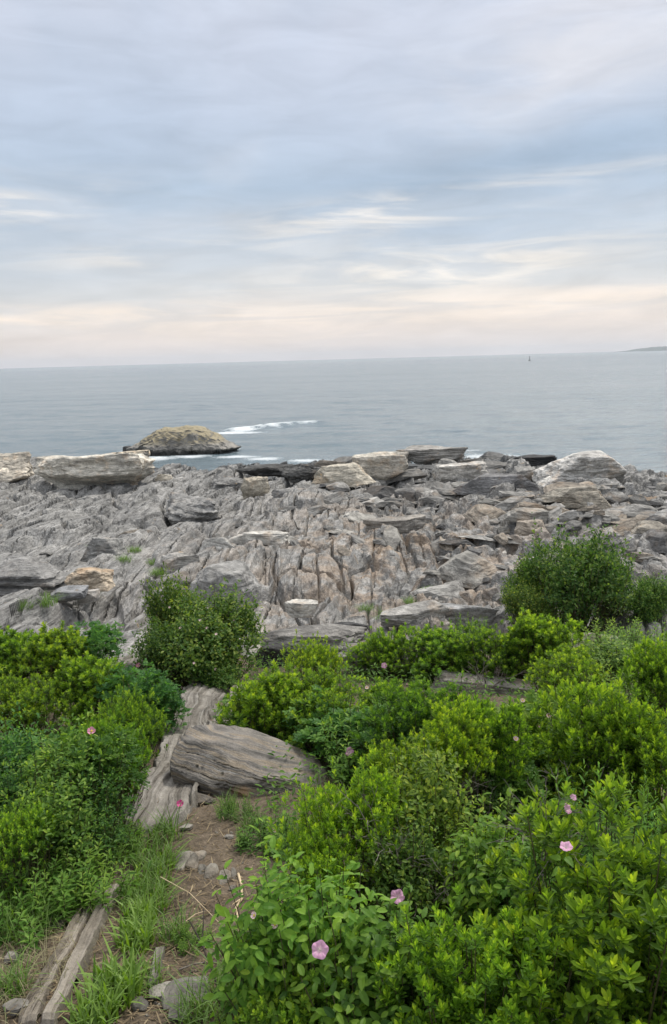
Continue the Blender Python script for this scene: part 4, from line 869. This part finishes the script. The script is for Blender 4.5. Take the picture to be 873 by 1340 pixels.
plants = [
 # lower right
 ('B', 812, 1092, .95, .62, 'big bright shrub filling the lower right corner', YEL), ('B', 862, 1190, .75, .42, 'dark glossy lower flank shrub at the right frame edge', None), ('B', 640, 1212, .72, .40, 'bright dome of upright rosettes at the bottom centre', YEL),
 ('B', 590, 1285, .5, .33, 'low bright rosettes at the very bottom centre', None), ('L', 420, 1118, .85, .42, 'tall broad-leaved plant over the right side of the dirt path', None), ('L', 372, 1215, .6, .34, 'broad-leaved plant hanging over the lower path', None),
 ('L', 500, 1175, .7, .40, 'broad-leaved plant carrying the solitary pale pink funnel flower', DK), ('L', 470, 1262, .5, .38, 'broad-leaved plant below the larger pink funnel flower', DK), ('B', 440, 1205, .6, .28, 'slim bright shrub between two pink funnel flowers', None),
 ('G', 332, 1275, .40, .20, 'ferny leaves arching over the bottom of the path', None), ('L', 800, 1270, .45, .40, 'dark broad-leaved plant under the big bright shrub', DK), ('L', 560, 1330, .35, .30, 'broad leaves cut off by the bottom frame edge', DK),
 ('B', 385, 1300, .45, .26, 'low bright shoots at the bottom beside the path', None),
 # middle right
 ('B', 462, 1018, .85, .36, 'yellow-green shrub just right of the striped boulder end', YEL), ('B', 428, 1092, .65, .22, 'yellow-green shrub overhanging the path by the leafy clump', YEL), ('S', 560, 985, .85, .42, 'olive twiggy shrub behind the pale dead twigs', OLV), ('S', 545, 1062, .7, .36, 'thin olive shrub below the olive twiggy shrub', OLV),
 ('L', 640, 1082, .7, .36, 'large-leaved plant in the middle of the right shrubs', None), ('L', 705, 1125, .62, .36, 'large-leaved plant under the two pink flowers', None), ('B', 655, 1100, .55, .26, 'small bright rosettes beside the large-leaved plant', YEL),
 ('G', 605, 1030, .7, .4, 'green stalky plants above the large-leaved plant', None), ('G', 715, 1040, .7, .4, 'stalky plants behind the magenta-hearted flower', DK), ('G', 800, 985, .95, .36, 'tall upright stalk plants with pale tips at the right', BLU), ('G', 858, 1000, .9, .36, 'upright stalk plants at the right frame edge', BLU),
 ('G', 770, 1050, .6, .40, 'stalk plants below the grey dead branch', None), ('B', 590, 925, 1.0, .30, 'pale yellow-green shrub with upright heads in the centre of the right mass', YEL), ('B', 640, 918, 1.0, .32, 'paired yellow-green shrub right beside the pale upright one', YEL), ('B', 510, 962, .85, .24, 'small yellow-green tuft standing alone above the striped boulder end', YEL),
 ('B', 800, 892, 1.05, .55, 'wide lime shrub at the right below the bushy tree', YEL), ('B', 866, 925, .95, .42, 'lime shrub touching the right frame edge', YEL), ('D', 700, 915, .75, .45, 'rose bush dotted with tiny pink buds', OLV), ('B', 705, 950, .7, .40, 'mid green shrub under the rose buds', None), ('B', 745, 985, .62, .40, 'mid green shrub by the grey dead branch', None),
 ('D', 660, 990, .6, .38, 'low rose bush with white buds', OLV), ('G', 730, 890, .85, .14, 'single tall pale-tipped stalk plant before the bare rock ridge', (1.2, 1.15, 1.1)), ('S', 500, 1030, .55, .34, 'twiggy shrub behind the yellow-green shrub', OLV),
 # centre band
 ('B', 402, 836, .75, .42, 'bright shrub next to the black hollowed rock', None), ('B', 345, 880, .75, .50, 'bright shrub spilling towards the ledge beyond the boulder', None), ('B', 338, 900, .55, .3, 'shrub at the edge of the long ledge', DK), ('B', 440, 880, .75, .55, 'upright bright shrub in the middle of the central greenery', None),
 ('G', 490, 905, .7, .5, 'herbs with narrow leaves in the central greenery', None), ('B', 552, 900, .8, .50, 'dark rounded shrub in front of the low lichen-grey ridge', DK), ('G', 405, 900, .6, .5, 'tangled dark herbs behind the striped boulder', DK), ('B', 522, 892, .6, .42, 'mid green shrub beside the dark rounded shrub', None), ('D', 450, 922, .5, .45, 'rose leaves behind the right end of the striped boulder', None),
 ('G', 365, 932, .35, .3, 'dark herbs leaning on the back of the striped boulder', DK), ('D', 500, 932, .55, .4, 'rose leaves with a pink flower above the striped boulder', None), ('D', 335, 918, .45, .34, 'low rose leaves left in the central greenery', DK), ('G', 478, 952, .45, .3, 'dark herbs at the tip of the striped boulder', DK),
 # far band before the rocks
 ('B', 520, 822, .7, .5, 'far light green shrub under the pale cracked outcrop', None), ('B', 575, 826, .7, .6, 'far light green shrub near the blue grey outcrop', None), ('G', 615, 792, .9, .35, 'slim tall green shoots against the brown ledge', None), ('B', 640, 822, .75, .6, 'far green shrub left of the dense lime shrub', None), ('B', 712, 806, .95, .62, 'dense lime shrub with pointed top before the bushy tree', None),
 ('B', 690, 838, .5, .42, 'rounded green shrub before the dense lime shrub', None), ('B', 745, 850, .7, .5, 'green shrub beside the sloping tan rock', None), ('B', 600, 848, .45, .40, 'shrub behind the bare brown twigs', None), ('G', 812, 800, .75, .6, 'light green herbs under the right side of the bushy tree', None), ('G', 856, 800, .8, .6, 'light green herbs at the frame edge under the bushy tree', None),
 ('S', 800, 838, .6, .6, 'grey twiggy shrub right of the sloping tan rock', OLV), ('B', 866, 838, .9, .45, 'lime shrub at the frame edge above the wide one', YEL), ('G', 760, 890, .7, .5, 'green herbs above the wide lime shrub', None), ('G', 830, 862, .7, .5, 'green herbs right behind the wide lime shrub', None), ('B', 480, 838, .5, .4, 'low shrub on the weathered grey ridge', None),
 ('T', 755, 698, 1.75, 1.02, 'dark rounded bushy tree with bare dark trunks before the rocks', (.78, .86, .95)), ('T', 692, 768, .85, .55, 'lower lighter bush at the foot of the bushy tree', OLV), ('T', 850, 756, .9, .48, 'small round bush at the far side of the bushy tree', None), ('T', 700, 726, 1.2, .6, 'leafy flank bush merging into the bushy tree', None), ('T', 800, 728, 1.2, .5, 'second dark bush merging into the bushy tree', (.76, .86, .95)),
 ('T', 272, 782, 1.2, .88, 'round dense bush standing at the end of the ledge path', None), ('T', 226, 758, 1.4, .52, 'taller pale-tipped bush growing against the round dense bush', OLV), ('T', 276, 862, .45, .38, 'low round bush at the foot of the round dense bush', None), ('T', 222, 815, .9, .55, 'bush filling the flank of the round dense bush', DK),
 # left
 ('B', 58, 826, .85, .66, 'tall bright shrub at the top of the left mass', None), ('B', 8, 826, .85, .55, 'bright shrub at the left frame edge', None), ('D', 118, 822, .8, .42, 'rose bush on top of the left mass', BLU), ('B', 112, 862, .8, .52, 'bright shrub in the middle of the left mass', None), ('B', 40, 880, .75, .5, 'shadowed bright shrub above the dead twigs', None),
 ('D', 186, 872, .75, .42, 'rose bush with a pale pink flower beside the ledge', BLU), ('B', 150, 905, .75, .40, 'dark glossy shrub overhanging the long ledge', DK), ('B', 140, 938, .75, .36, 'glossy shrub behind the pink rose', DK), ('D', 205, 905, .5, .28, 'rose bush with yellow buds at the ledge', BLU), ('S', 32, 938, .85, .45, 'silvery green shrub at the left frame edge', BLU),
 ('S', 84, 962, .8, .42, 'fine-leaved shrub in front of the pink rose', None), ('S', 108, 990, .7, .36, 'fine-leaved shrub nearest the long ledge', None), ('D', 120, 958, .78, .26, 'rose bush carrying the single pink rose', None), ('S', 60, 1020, .65, .42, 'dense green shrub at the lower left', None), ('S', 105, 1050, .48, .3, 'low green shrub beside the path grass', None),
 ('B', 12, 1058, .6, .24, 'small bright shrub at the left frame edge below the others', None), ('G', 30, 1110, .42, .4, 'grassy herbs at the left above the straw', DK), ('G', 95, 1100, .40, .32, 'herbs above the top of the twin-railed ledge', None), ('S', 5, 990, .7, .4, 'dense dark shrub cut by the left frame edge', DK), ('G', 150, 1068, .28, .2, 'little herbs at the side of the long ledge', None),
 # small clumps round the boulder
 ('G', 350, 1062, .26, .26, 'leafy clump at the front of the striped boulder', DK), ('G', 306, 1032, .22, .14, 'small leafy plant against the face of the striped boulder', DK), ('G', 392, 1058, .30, .22, 'leafy clump under the right end of the striped boulder', DK), ('G', 250, 1205, .14, .12, 'small green plant in the middle of the dirt path', DK),
]
for q in plants:
    code, px, py, H, Rr, lab, tone = q
    shrub(code, px, py, H, Rr, lab, 'shrubs and plants of the slope', tone or (1, 1, 1), 0 if 'big bright' in lab or 'dark glossy lower' in lab else None)

# grass tufts beside the path
tuft_a = [tuft_mesh(61, .12, .24, 150, .016, .6, .85), tuft_mesh(62, .15, .19, 220, .008, .8), tuft_mesh(63, .10, .22, 120, .006, .8, .4), tuft_mesh(64, .2, .30, 220, .006, .9, .45)]
tufts = [(152, 1305, 0, .95, 'big broad-bladed grass tuft at the bottom beside the twin-railed ledge'), (178, 1238, 0, .8, 'broad-bladed grass tuft halfway along the twin-railed ledge'), (124, 1338, 0, .8, 'broad-bladed grass tuft at the bottom frame edge'), (192, 1185, 1, .9, 'grass tuft at the top of the twin-railed ledge'),
         (184, 1210, 0, .7, 'bright grass tuft beside the dark dirt hollow'), (205, 1130, 1, .9, 'grass tuft between long ledge and dirt path'), (215, 1098, 2, 1.1, 'thin grass at the lower end of the long ledge'), (196, 1160, 1, .9, 'grass tuft above the dirt hollow'), (60, 1175, 3, 1.2, 'sprawling grass above the straw'), (20, 1185, 3, 1.2, 'sprawling grass at the frame edge'),
         (105, 1150, 3, 1.1, 'sprawling grass at the head of the twin-railed ledge'), (35, 1225, 3, .8, 'thin sprawling grass on the straw'), (150, 1115, 1, 1.0, 'grass under the herbs near the long ledge'), (185, 1290, 1, .7, 'grass tuft beside the sunken plank of rock'), (228, 1230, 2, .9, 'fine grass on the path centre'), (300, 1060, 2, .7, 'fine grass at the foot of the striped boulder'),
         (330, 1085, 2, .8, 'fine grass around the leafy clump'), (300, 1330, 3, 1.0, 'long grass arching over the bottom of the path'), (330, 1250, 1, .9, 'long grass under the broad-leaved plants'), (12, 1300, 2, .9, 'short grass in the bottom corner'), (250, 1335, 2, .7, 'short grass at the bottom of the path'), (100, 1196, 3, .5, 'pale grass across the twin-railed ledge')]
for (px, py, k, s, lab) in tufts:
    p = hit(px, py, 0, soil_h); e = link('grass_tuft', tuft_a[k], None, (p.x, p.y, p.z), (0, 0, random.uniform(0, 6)), (s, s, s)); thing(e, lab, 'grass tuft', 'grass tufts along the path')
ledge_tufts = [(162, 735, 1.1), (176, 722, 1.0), (118, 782, 1.0), (58, 790, 1.3), (200, 738, .9), (330, 800, 1.0), (508, 812, 1.2), (480, 800, .9), (205, 752, 1.0), (122, 716, .8), (535, 790, .8), (560, 775, .7), (30, 796, 1.0)]
for (px, py, s) in ledge_tufts:
    p = hit(px, py, 0, land_h); e = link('grass_tuft', tuft_a[3], None, (p.x, p.y, p.z), (0, 0, random.uniform(0, 6)), (s, s, s * .8)); thing(e, 'small grass tuft growing in a crack of the grey ledges', 'grass tuft', 'grass tufts in cracks of the ledges')

# ground cover between the shrubs, and dry litter on the path: nobody could count these
def path_clear(px, py):
    """how far a point of the ground lies outside the bare path"""
    mid_ = np.interp(py, [880, 950, 1050, 1150, 1250, 1340], [285, 272, 255, 270, 240, 215]); half = np.interp(py, [880, 950, 1050, 1150, 1250, 1340], [35, 60, 80, 70, 68, 78])
    return abs(px - mid_) > half
def to_px(p):
    q = MW.inverted() @ Vector(p); return 436.5 + q.x / -q.z * FPX, 670 - q.y / -q.z * FPX
r_ = np.random.default_rng(77); pts = []
while len(pts) < 15000:
    y = 1.6 + 10.6 * r_.random() ** .8; x = (r_.random() - .5) * 1.25 * (y + 1.5); z = float(soil_h(x, y)); q = to_px((x, y, z))
    if q[1] < 800 or not path_clear(*q): continue
    if q[0] < 170 and q[1] > 1165: continue
    pts.append((x, y, z))
pts = np.array(pts); a = Acc()
lp = np.repeat(pts, 2, 0) + r_.normal(size=(2 * len(pts), 3)) * .02; lp[:, 2] += r_.uniform(0, .26, len(lp))
an = r_.uniform(0, 6.28, len(lp)); D = np.stack([np.cos(an), np.sin(an), r_.uniform(-.3, .7, len(lp))], 1)
add_leaves(a, lp, D, np.array((0, 0, 1.0)) + r_.normal(size=lp.shape) * .3, .055 * r_.uniform(.6, 1.3, len(lp)), .02, r_.uniform(.05, .55, len(lp)), (.7, 1, .7), .2, .3)
o = link('undergrowth', a.mesh('undergrowth', M_broad)); o['kind'] = 'stuff'
a = Acc(); blades(a, r_, pts[::3], .22, .006, .8, .35); o = link('undergrowth_grass', a.mesh('undergrowth_grass', M_grass)); o['kind'] = 'stuff'
pts = []
while len(pts) < 3000:
    px, py = r_.uniform(-10, 400), r_.uniform(1030, 1345)
    if path_clear(px, py) and not (px < 165 and py > 1150): continue
    p = hit(px, py, 0, soil_h); pts.append(tuple(p))
pts = np.array(pts); a = Acc(); n = len(pts); an = r_.uniform(0, 6.28, n); D = np.stack([np.cos(an), np.sin(an), r_.normal(0, .12, n)], 1); L = .035 * r_.uniform(.3, 2.2, n) ** 1.3
pts[:, 2] += .004 + r_.uniform(0, .01, n)
add_leaves(a, pts, D, np.array((0, 0, 1.0)) + r_.normal(size=pts.shape) * .3, L, .0035 * r_.uniform(.6, 2.2, n), np.clip(r_.normal(.4, .28, n), 0, 1), (1, 1, .8), r_.normal(0, .2, n), .2)
o = link('dry_litter', a.mesh('dry_litter', M_straw)); o['kind'] = 'stuff'
a = Acc(); sp_ = []
for q in ((20, 1225, 90), (60, 1260, 90), (30, 1290, 70), (115, 1195, 60), (10, 1320, 60), (85, 1215, 60), (95, 1285, 30)):
    for i in range(q[2]): p = hit(q[0] + r_.normal() * 26, q[1] + r_.normal() * 14, 0, soil_h); sp_.append(tuple(p))
blades(a, r_, np.array(sp_), .12, .004, 1.5, .5); o = link('dry_grass', a.mesh('dry_grass', M_straw)); o['kind'] = 'stuff'

# ------------------------------------------------------------------ sticks and dead branches
def stick(name, label, pix, r0, r1, mat, up=None, forks=()):
    pts = [hit(px, py, 0, soil_h) + Vector((0, 0, (up[i] if up else .012))) for i, (px, py) in enumerate(pix)]
    c0 = pts[0].copy(); a = Acc(); tube(a, [tuple(p - c0) for p in pts], r0, r1, 7)
    for (i, px, py, u_) in forks: e = hit(px, py, 0, soil_h) + Vector((0, 0, u_)); s = pts[i]; tube(a, [tuple(s - c0), tuple((s + e) / 2 - c0 + Vector((.004, 0, .004))), tuple(e - c0)], r0 * .6, r1 * .6, 6)
    return thing(link(name, a.mesh(name, mat, True), None, c0), label, 'stick')
stick('stick', 'pale peeled forked stick lying on the dirt path', [(312, 1146), (316, 1160), (317, 1178), (309, 1190), (311, 1202), (316, 1211)], .0085, .004, M_pale, forks=((2, 304, 1186, .01),))
stick('stick', 'thin dark twig standing up at the side of the lower path', [(294, 1318), (280, 1288), (266, 1262), (252, 1242)], .0055, .0035, M_dark, up=(.0, .06, .11, .15), forks=((2, 269, 1228, .17), (3, 246, 1238, .15)))
stick('stick', 'pale bent twig resting across the tip of the dark twig', [(246, 1240), (258, 1233), (270, 1230)], .003, .002, M_pale, up=(.15, .16, .165))
stick('stick', 'thin grey root running across the lower dirt', [(234, 1272), (256, 1264), (278, 1261), (296, 1266)], .004, .003, M_twig)
stick('stick', 'thin straw stem lying slantwise over the path', [(212, 1172), (250, 1196), (290, 1232)], .0022, .0015, M_pale, up=(.12, .13, .10))
tw = [twigs_mesh(71, .6), twigs_mesh(72, .7, 6), twigs_mesh(73, .5, 7, None, .004), twigs_mesh(74, .7, 3, None, .008)]
tw_d = [twigs_mesh(75, .8, 4, M_dark, .006)]
dead = [('bare grey twigs between the yellow-green shrub and the olive shrub', 505, 1040, .7, 0, 1), ('bare twigs in the tangle under the olive twiggy shrub', 555, 1075, .6, 2, 1), ('bleached dead branch in front of the wide lime shrub', 775, 970, .75, 3, 1.1), ('grey dead branch tangled beside the stalk plants', 745, 1015, .65, 1, 1), ('bare brown twigs standing before the low lichen-grey ridge', 635, 842, .85, 1, 1.1),
        ('leafless dark stems rising before the weathered grey ridge', 560, 808, 1.0, 4, 1), ('bare fine twigs near the black hollowed rock', 505, 800, .9, 4, 1), ('small bleached twigs sticking out of the left mass', 55, 905, .6, 2, .8), ('bare twigs in the hollow between the bottom shrubs', 690, 1190, .5, 2, 1), ('dry twigs under the grey twiggy shrub', 800, 850, .55, 2, 1.1),
        ('bare twigs sprouting from the olive mass', 590, 990, .75, 0, 1), ('grey dead twigs in the heart of the right shrubs', 640, 1000, .6, 2, 1), ('long leaning dead branch crossing the right gap', 735, 850, .7, 3, 1.0)]
# ------------------------------------------------------------------ flowers
def funnel_mesh():
    a = Acc(); nr, ns = 7, 40; V = []; T = []
    for i in range(nr):
        f = i / (nr - 1)
        for k in range(ns):
            th = 2 * math.pi * k / ns; lobe = 1 + .07 * f * math.cos(5 * th); rad = (.0006 + .0295 * f ** 1.5) * lobe; z = .034 * (f ** .62) - .006 * max(0, f - .8) * 5 + .003 * f * math.sin(5 * th + 1) + .002 * f * math.sin(11 * th)
            V.append((rad * math.cos(th), rad * math.sin(th), z)); T.append(f * (1 if math.cos(5 * th) < .72 else .62))
    a.add(V, None, [(i * ns + k, i * ns + (k + 1) % ns, (i + 1) * ns + (k + 1) % ns, (i + 1) * ns + k) for i in range(nr - 1) for k in range(ns)], T)
    return a
def rose_flower(mat, size):
    a = Acc()
    for k in range(5):
        th = 2 * math.pi * k / 5 + .2; V = []; T = []
        for i in range(6):
            f = i / 5
            for j in range(7):
                s = (j - 3) / 3; w = (.25 + .75 * math.sin(min(1, f * 1.15) * math.pi * .62)) * .62; ang = th + s * w * .95
                rad = size * (f - .10 * f * f * abs(s) ** 2 - .10 * f * (1 - abs(s)) * f); V.append((rad * math.cos(ang), rad * math.sin(ang), size * (.45 * f ** 2 * (1 - .4 * s * s) + .03 * k * f))); T.append(f)
        a.add(V, None, [(i * 7 + j, i * 7 + j + 1, (i + 1) * 7 + j + 1, (i + 1) * 7 + j) for i in range(5) for j in range(6)], T)
    return a.mesh('petals', mat, True)
def vine(label, cat, P, face, petal, size, leaves=4, seed=0, stamen=False, bud=False):
    """one flowering shoot: stem, leaves and flower, the flower at P looking along face"""
    r2 = np.random.default_rng(seed); P = Vector(P); e = empty('bindweed_vine' if cat == 'bindweed' else ('wild_rose' if cat == 'wild rose' else 'flower_stalk'), P - Vector((0, 0, .16)))
    q = Vector(face).to_track_quat('Z', 'Y'); loc = Vector((0, 0, .16))
    fl = link('flower', petal, e, loc); fl.rotation_mode = 'QUATERNION'; fl.rotation_quaternion = q; fl.scale = (size,) * 3
    if stamen:
        bm = bmesh.new(); bmesh.ops.create_icosphere(bm, subdivisions=2, radius=.006); bmesh.ops.scale(bm, vec=(1, 1, .6), verts=bm.verts); me = bpy.data.meshes.new('stamens'); bm.to_mesh(me); bm.free(); me.materials.append(M_yellow)
        link('stamens', me, fl, (0, 0, .004))
    a = Acc(); tube(a, [(r2.normal() * .02, .05, -.03), (r2.normal() * .015, .035, .07), tuple(loc - Vector(face) * .002)], .0022, .0016, 5, .4)
    link('stem', a.mesh('stem', M_herb, True), e)
    for i in range(leaves):
        a = Acc(); an = r2.uniform(0, 6.28); add_leaves(a, np.array([(.01 * math.cos(an), .03 + .01 * math.sin(an), .02 + .025 * i)]), np.array([(math.cos(an), math.sin(an), .1)]), np.array([(0, -.3, 1.0)]), .05, .032, .5, (.95, .85, .45), .35, .2)
        link('leaf', a.mesh('leaf', M_broad), e)
    return thing(e, label, cat)
me_f = funnel_mesh().mesh('petals', M_bindweed, True); me_pk = rose_flower(M_pinkrose, .024); me_pl = rose_flower(M_palerose, .02); me_mg = rose_flower(M_magenta, .022)
bpy.context.view_layer.update(); DG = bpy.context.evaluated_depsgraph_get()
def surf(px, py, out=.05):
    d = ray(px, py); ok, loc, *_ = S.ray_cast(DG, Vector((0, 0, CAM_Z)), d)
    return (loc - d * out) if ok else hit(px, py)
for (lab, px, py, H, k, s) in dead:
    p = surf(px, py + 22, .06); p.z -= H * .5; g0 = float(soil_h(p.x, p.y)); me = tw_d[0] if k == 4 else tw[k]; s = s * H / .75
    p.z = max(p.z, g0 - .05)
    thing(link('dead_branch', me, None, p, (0, 0, random.uniform(0, 6)), (s, s, s)), lab, 'dead branch')
spots = [
 ('pink funnel flower facing up, the largest bloom at the bottom', 'bindweed', 418, 1243, me_f, 1.0, (.1, -.75, .66), False),
 ('pink funnel flower seen side-on above the largest bloom', 'bindweed', 521, 1176, me_f, 1.05, (-.15, -.55, .82), False),
 ('bright pink flower with a white heart among the right stalk plants', 'bindweed', 738, 1060, me_f, .72, (.6, -.5, .6), False),
 ('pale pink flower just above the bright white-hearted one', 'bindweed', 748, 1045, me_f, .5, (.3, -.5, .8), False),
 ('pale pink flower seen edge-on below the white-hearted one', 'bindweed', 741, 1113, me_f, .75, (-.1, -.2, .97), False),
 ('pale pink flower open towards the viewer in the central greenery', 'bindweed', 503, 871, me_f, 1.25, (-.1, -.9, .4), False),
 ('dull pink flower at the tip of the striped boulder', 'bindweed', 457, 984, me_f, 1.15, (0, -.8, .5), False),
 ('pink rose on the left shrubs near the long ledge', 'wild rose', 120, 957, me_pk, 1.25, (.1, -.6, .8), True),
 ('pale pink rose beside the slanting grey ledge', 'wild rose', 181, 871, me_pk, 1.5, (0, -.6, .8), True),
 ('cream rose bud beside the ledge', 'wild rose', 238, 900, me_pl, .9, (0, -.6, .8), True),
 ('magenta flower on the ground at the end of the striped boulder', 'flower', 236, 1052, me_mg, 1.25, (0, -.6, .8), False),
 ('small white-pink blossom over the lower path', 'wild rose', 360, 1210, me_pl, .75, (-.3, -.7, .6), True),
 ('tiny faded pink blossom at the path edge', 'wild rose', 333, 1198, me_pl, .7, (-.5, -.5, .6), True),
 ('small faded blossom in the leafy clump by the boulder', 'wild rose', 360, 1087, me_pl, .75, (0, -.6, .8), True),
 ('tiny pink rose bud highest on the budded rose bush', 'wild rose', 684, 917, me_pl, 1.0, (0, -.6, .8), True),
 ('tiny pink rose bud in the middle of the budded rose bush', 'wild rose', 718, 937, me_pl, 1.0, (0, -.6, .8), True),
 ('tiny white rose bud on the budded rose bush', 'wild rose', 704, 950, me_pl, 1.0, (0, -.6, .8), True),
 ('tiny white rose bud lowest on the budded rose bush', 'wild rose', 675, 967, me_pl, .9, (0, -.6, .8), True),
 ('white blossom in the central greenery under the open pink flower', 'wild rose', 480, 900, me_pl, 1.0, (0, -.6, .8), True),
 ('small pale blossom left of the open pink flower', 'wild rose', 533, 895, me_pl, .8, (0, -.6, .8), True)]
for i, (lab, cat, px, py, me, sz_, fc, stm) in enumerate(spots):
    vine(lab, cat, surf(px, py, .09 if py > 1000 else .05), Vector(fc).normalized(), me, sz_, 5 if cat == 'bindweed' else 3, i, stm)
for i, (px, py) in enumerate(((222, 795), (236, 822), (262, 812), (283, 830), (271, 822), (306, 812), (254, 868), (282, 876), (214, 780), (296, 848))):
    vine('tiny cream blossom on the round dense bush', 'flower', surf(px, py, .03), Vector((0, -.6, .8)), me_pl, .9, 1, 40 + i)['group'] = 'cream blossoms on the round dense bush'

# ------------------------------------------------------------------ navigation buoy far out
d = ray(693, 472); k = -CAM_Z / d.z; bx, by = d.x * k, d.y * k
e = empty('buoy', (bx, by, 0)); s = .72 * by / FPX
mb = simple_mat('weathered_buoy_steel', (.06, .05, .05), (.13, .11, .10), 3)
def lathe(name, prof, seg=20):
    V = [(r * math.cos(2 * math.pi * j / seg), r * math.sin(2 * math.pi * j / seg), z) for (r, z) in prof for j in range(seg)]
    Q = [(i * seg + j, i * seg + (j + 1) % seg, (i + 1) * seg + (j + 1) % seg, (i + 1) * seg + j) for i in range(len(prof) - 1) for j in range(seg)]
    return mesh_np(name, V, [np.array(Q)], (mb,), True)
link('float', lathe('float', [(.01, -.4 * s), (2.0 * s, -.4 * s), (2.1 * s, .6 * s), (1.8 * s, 1.0 * s), (.01, 1.0 * s)]), e)
a = Acc()
for j in range(4): an = j * math.pi / 2 + .4; tube(a, [(1.4 * s * math.cos(an), 1.4 * s * math.sin(an), .9 * s), (.5 * s * math.cos(an), .5 * s * math.sin(an), 6 * s)], .16 * s, .13 * s, 5)
for z, rr in ((2.6, 1.13), (4.2, .85)):
    for j in range(4): an, a2 = j * math.pi / 2 + .4, (j + 1) * math.pi / 2 + .4; tube(a, [(rr * s * math.cos(an), rr * s * math.sin(an), z * s), (rr * s * math.cos(a2), rr * s * math.sin(a2), z * s)], .10 * s, .10 * s, 4)
link('tower', a.mesh('tower', mb), e)
link('lantern', lathe('lantern', [(.01, 6 * s), (.7 * s, 6 * s), (.7 * s, 7 * s), (.3 * s, 7.6 * s), (.01, 7.7 * s)]), e)
thing(e, 'dark lattice navigation buoy floating far out near the horizon', 'buoy')

# ------------------------------------------------------------------ sea air
HAZE = 9e-5
bm = bmesh.new(); bmesh.ops.create_cube(bm, size=1.0)
for v_ in bm.verts: v_.co = Vector((v_.co.x * 21000, v_.co.y * 9800 + 4600, v_.co.z * 100 + 35))
me = bpy.data.meshes.new('haze'); bm.to_mesh(me); bm.free()
m = bpy.data.materials.new('sea_haze'); m.use_nodes = True; t = m.node_tree; t.nodes.clear()
pv = N(t, 'ShaderNodeVolumePrincipled'); pv.inputs['Color'].default_value = (.80, .86, .93, 1); pv.inputs['Density'].default_value = HAZE; pv.inputs['Anisotropy'].default_value = .2
LK(t, pv.outputs[0], N(t, 'ShaderNodeOutputMaterial').inputs['Volume']); me.materials.append(m)
o = link('haze', me); o['kind'] = 'stuff'
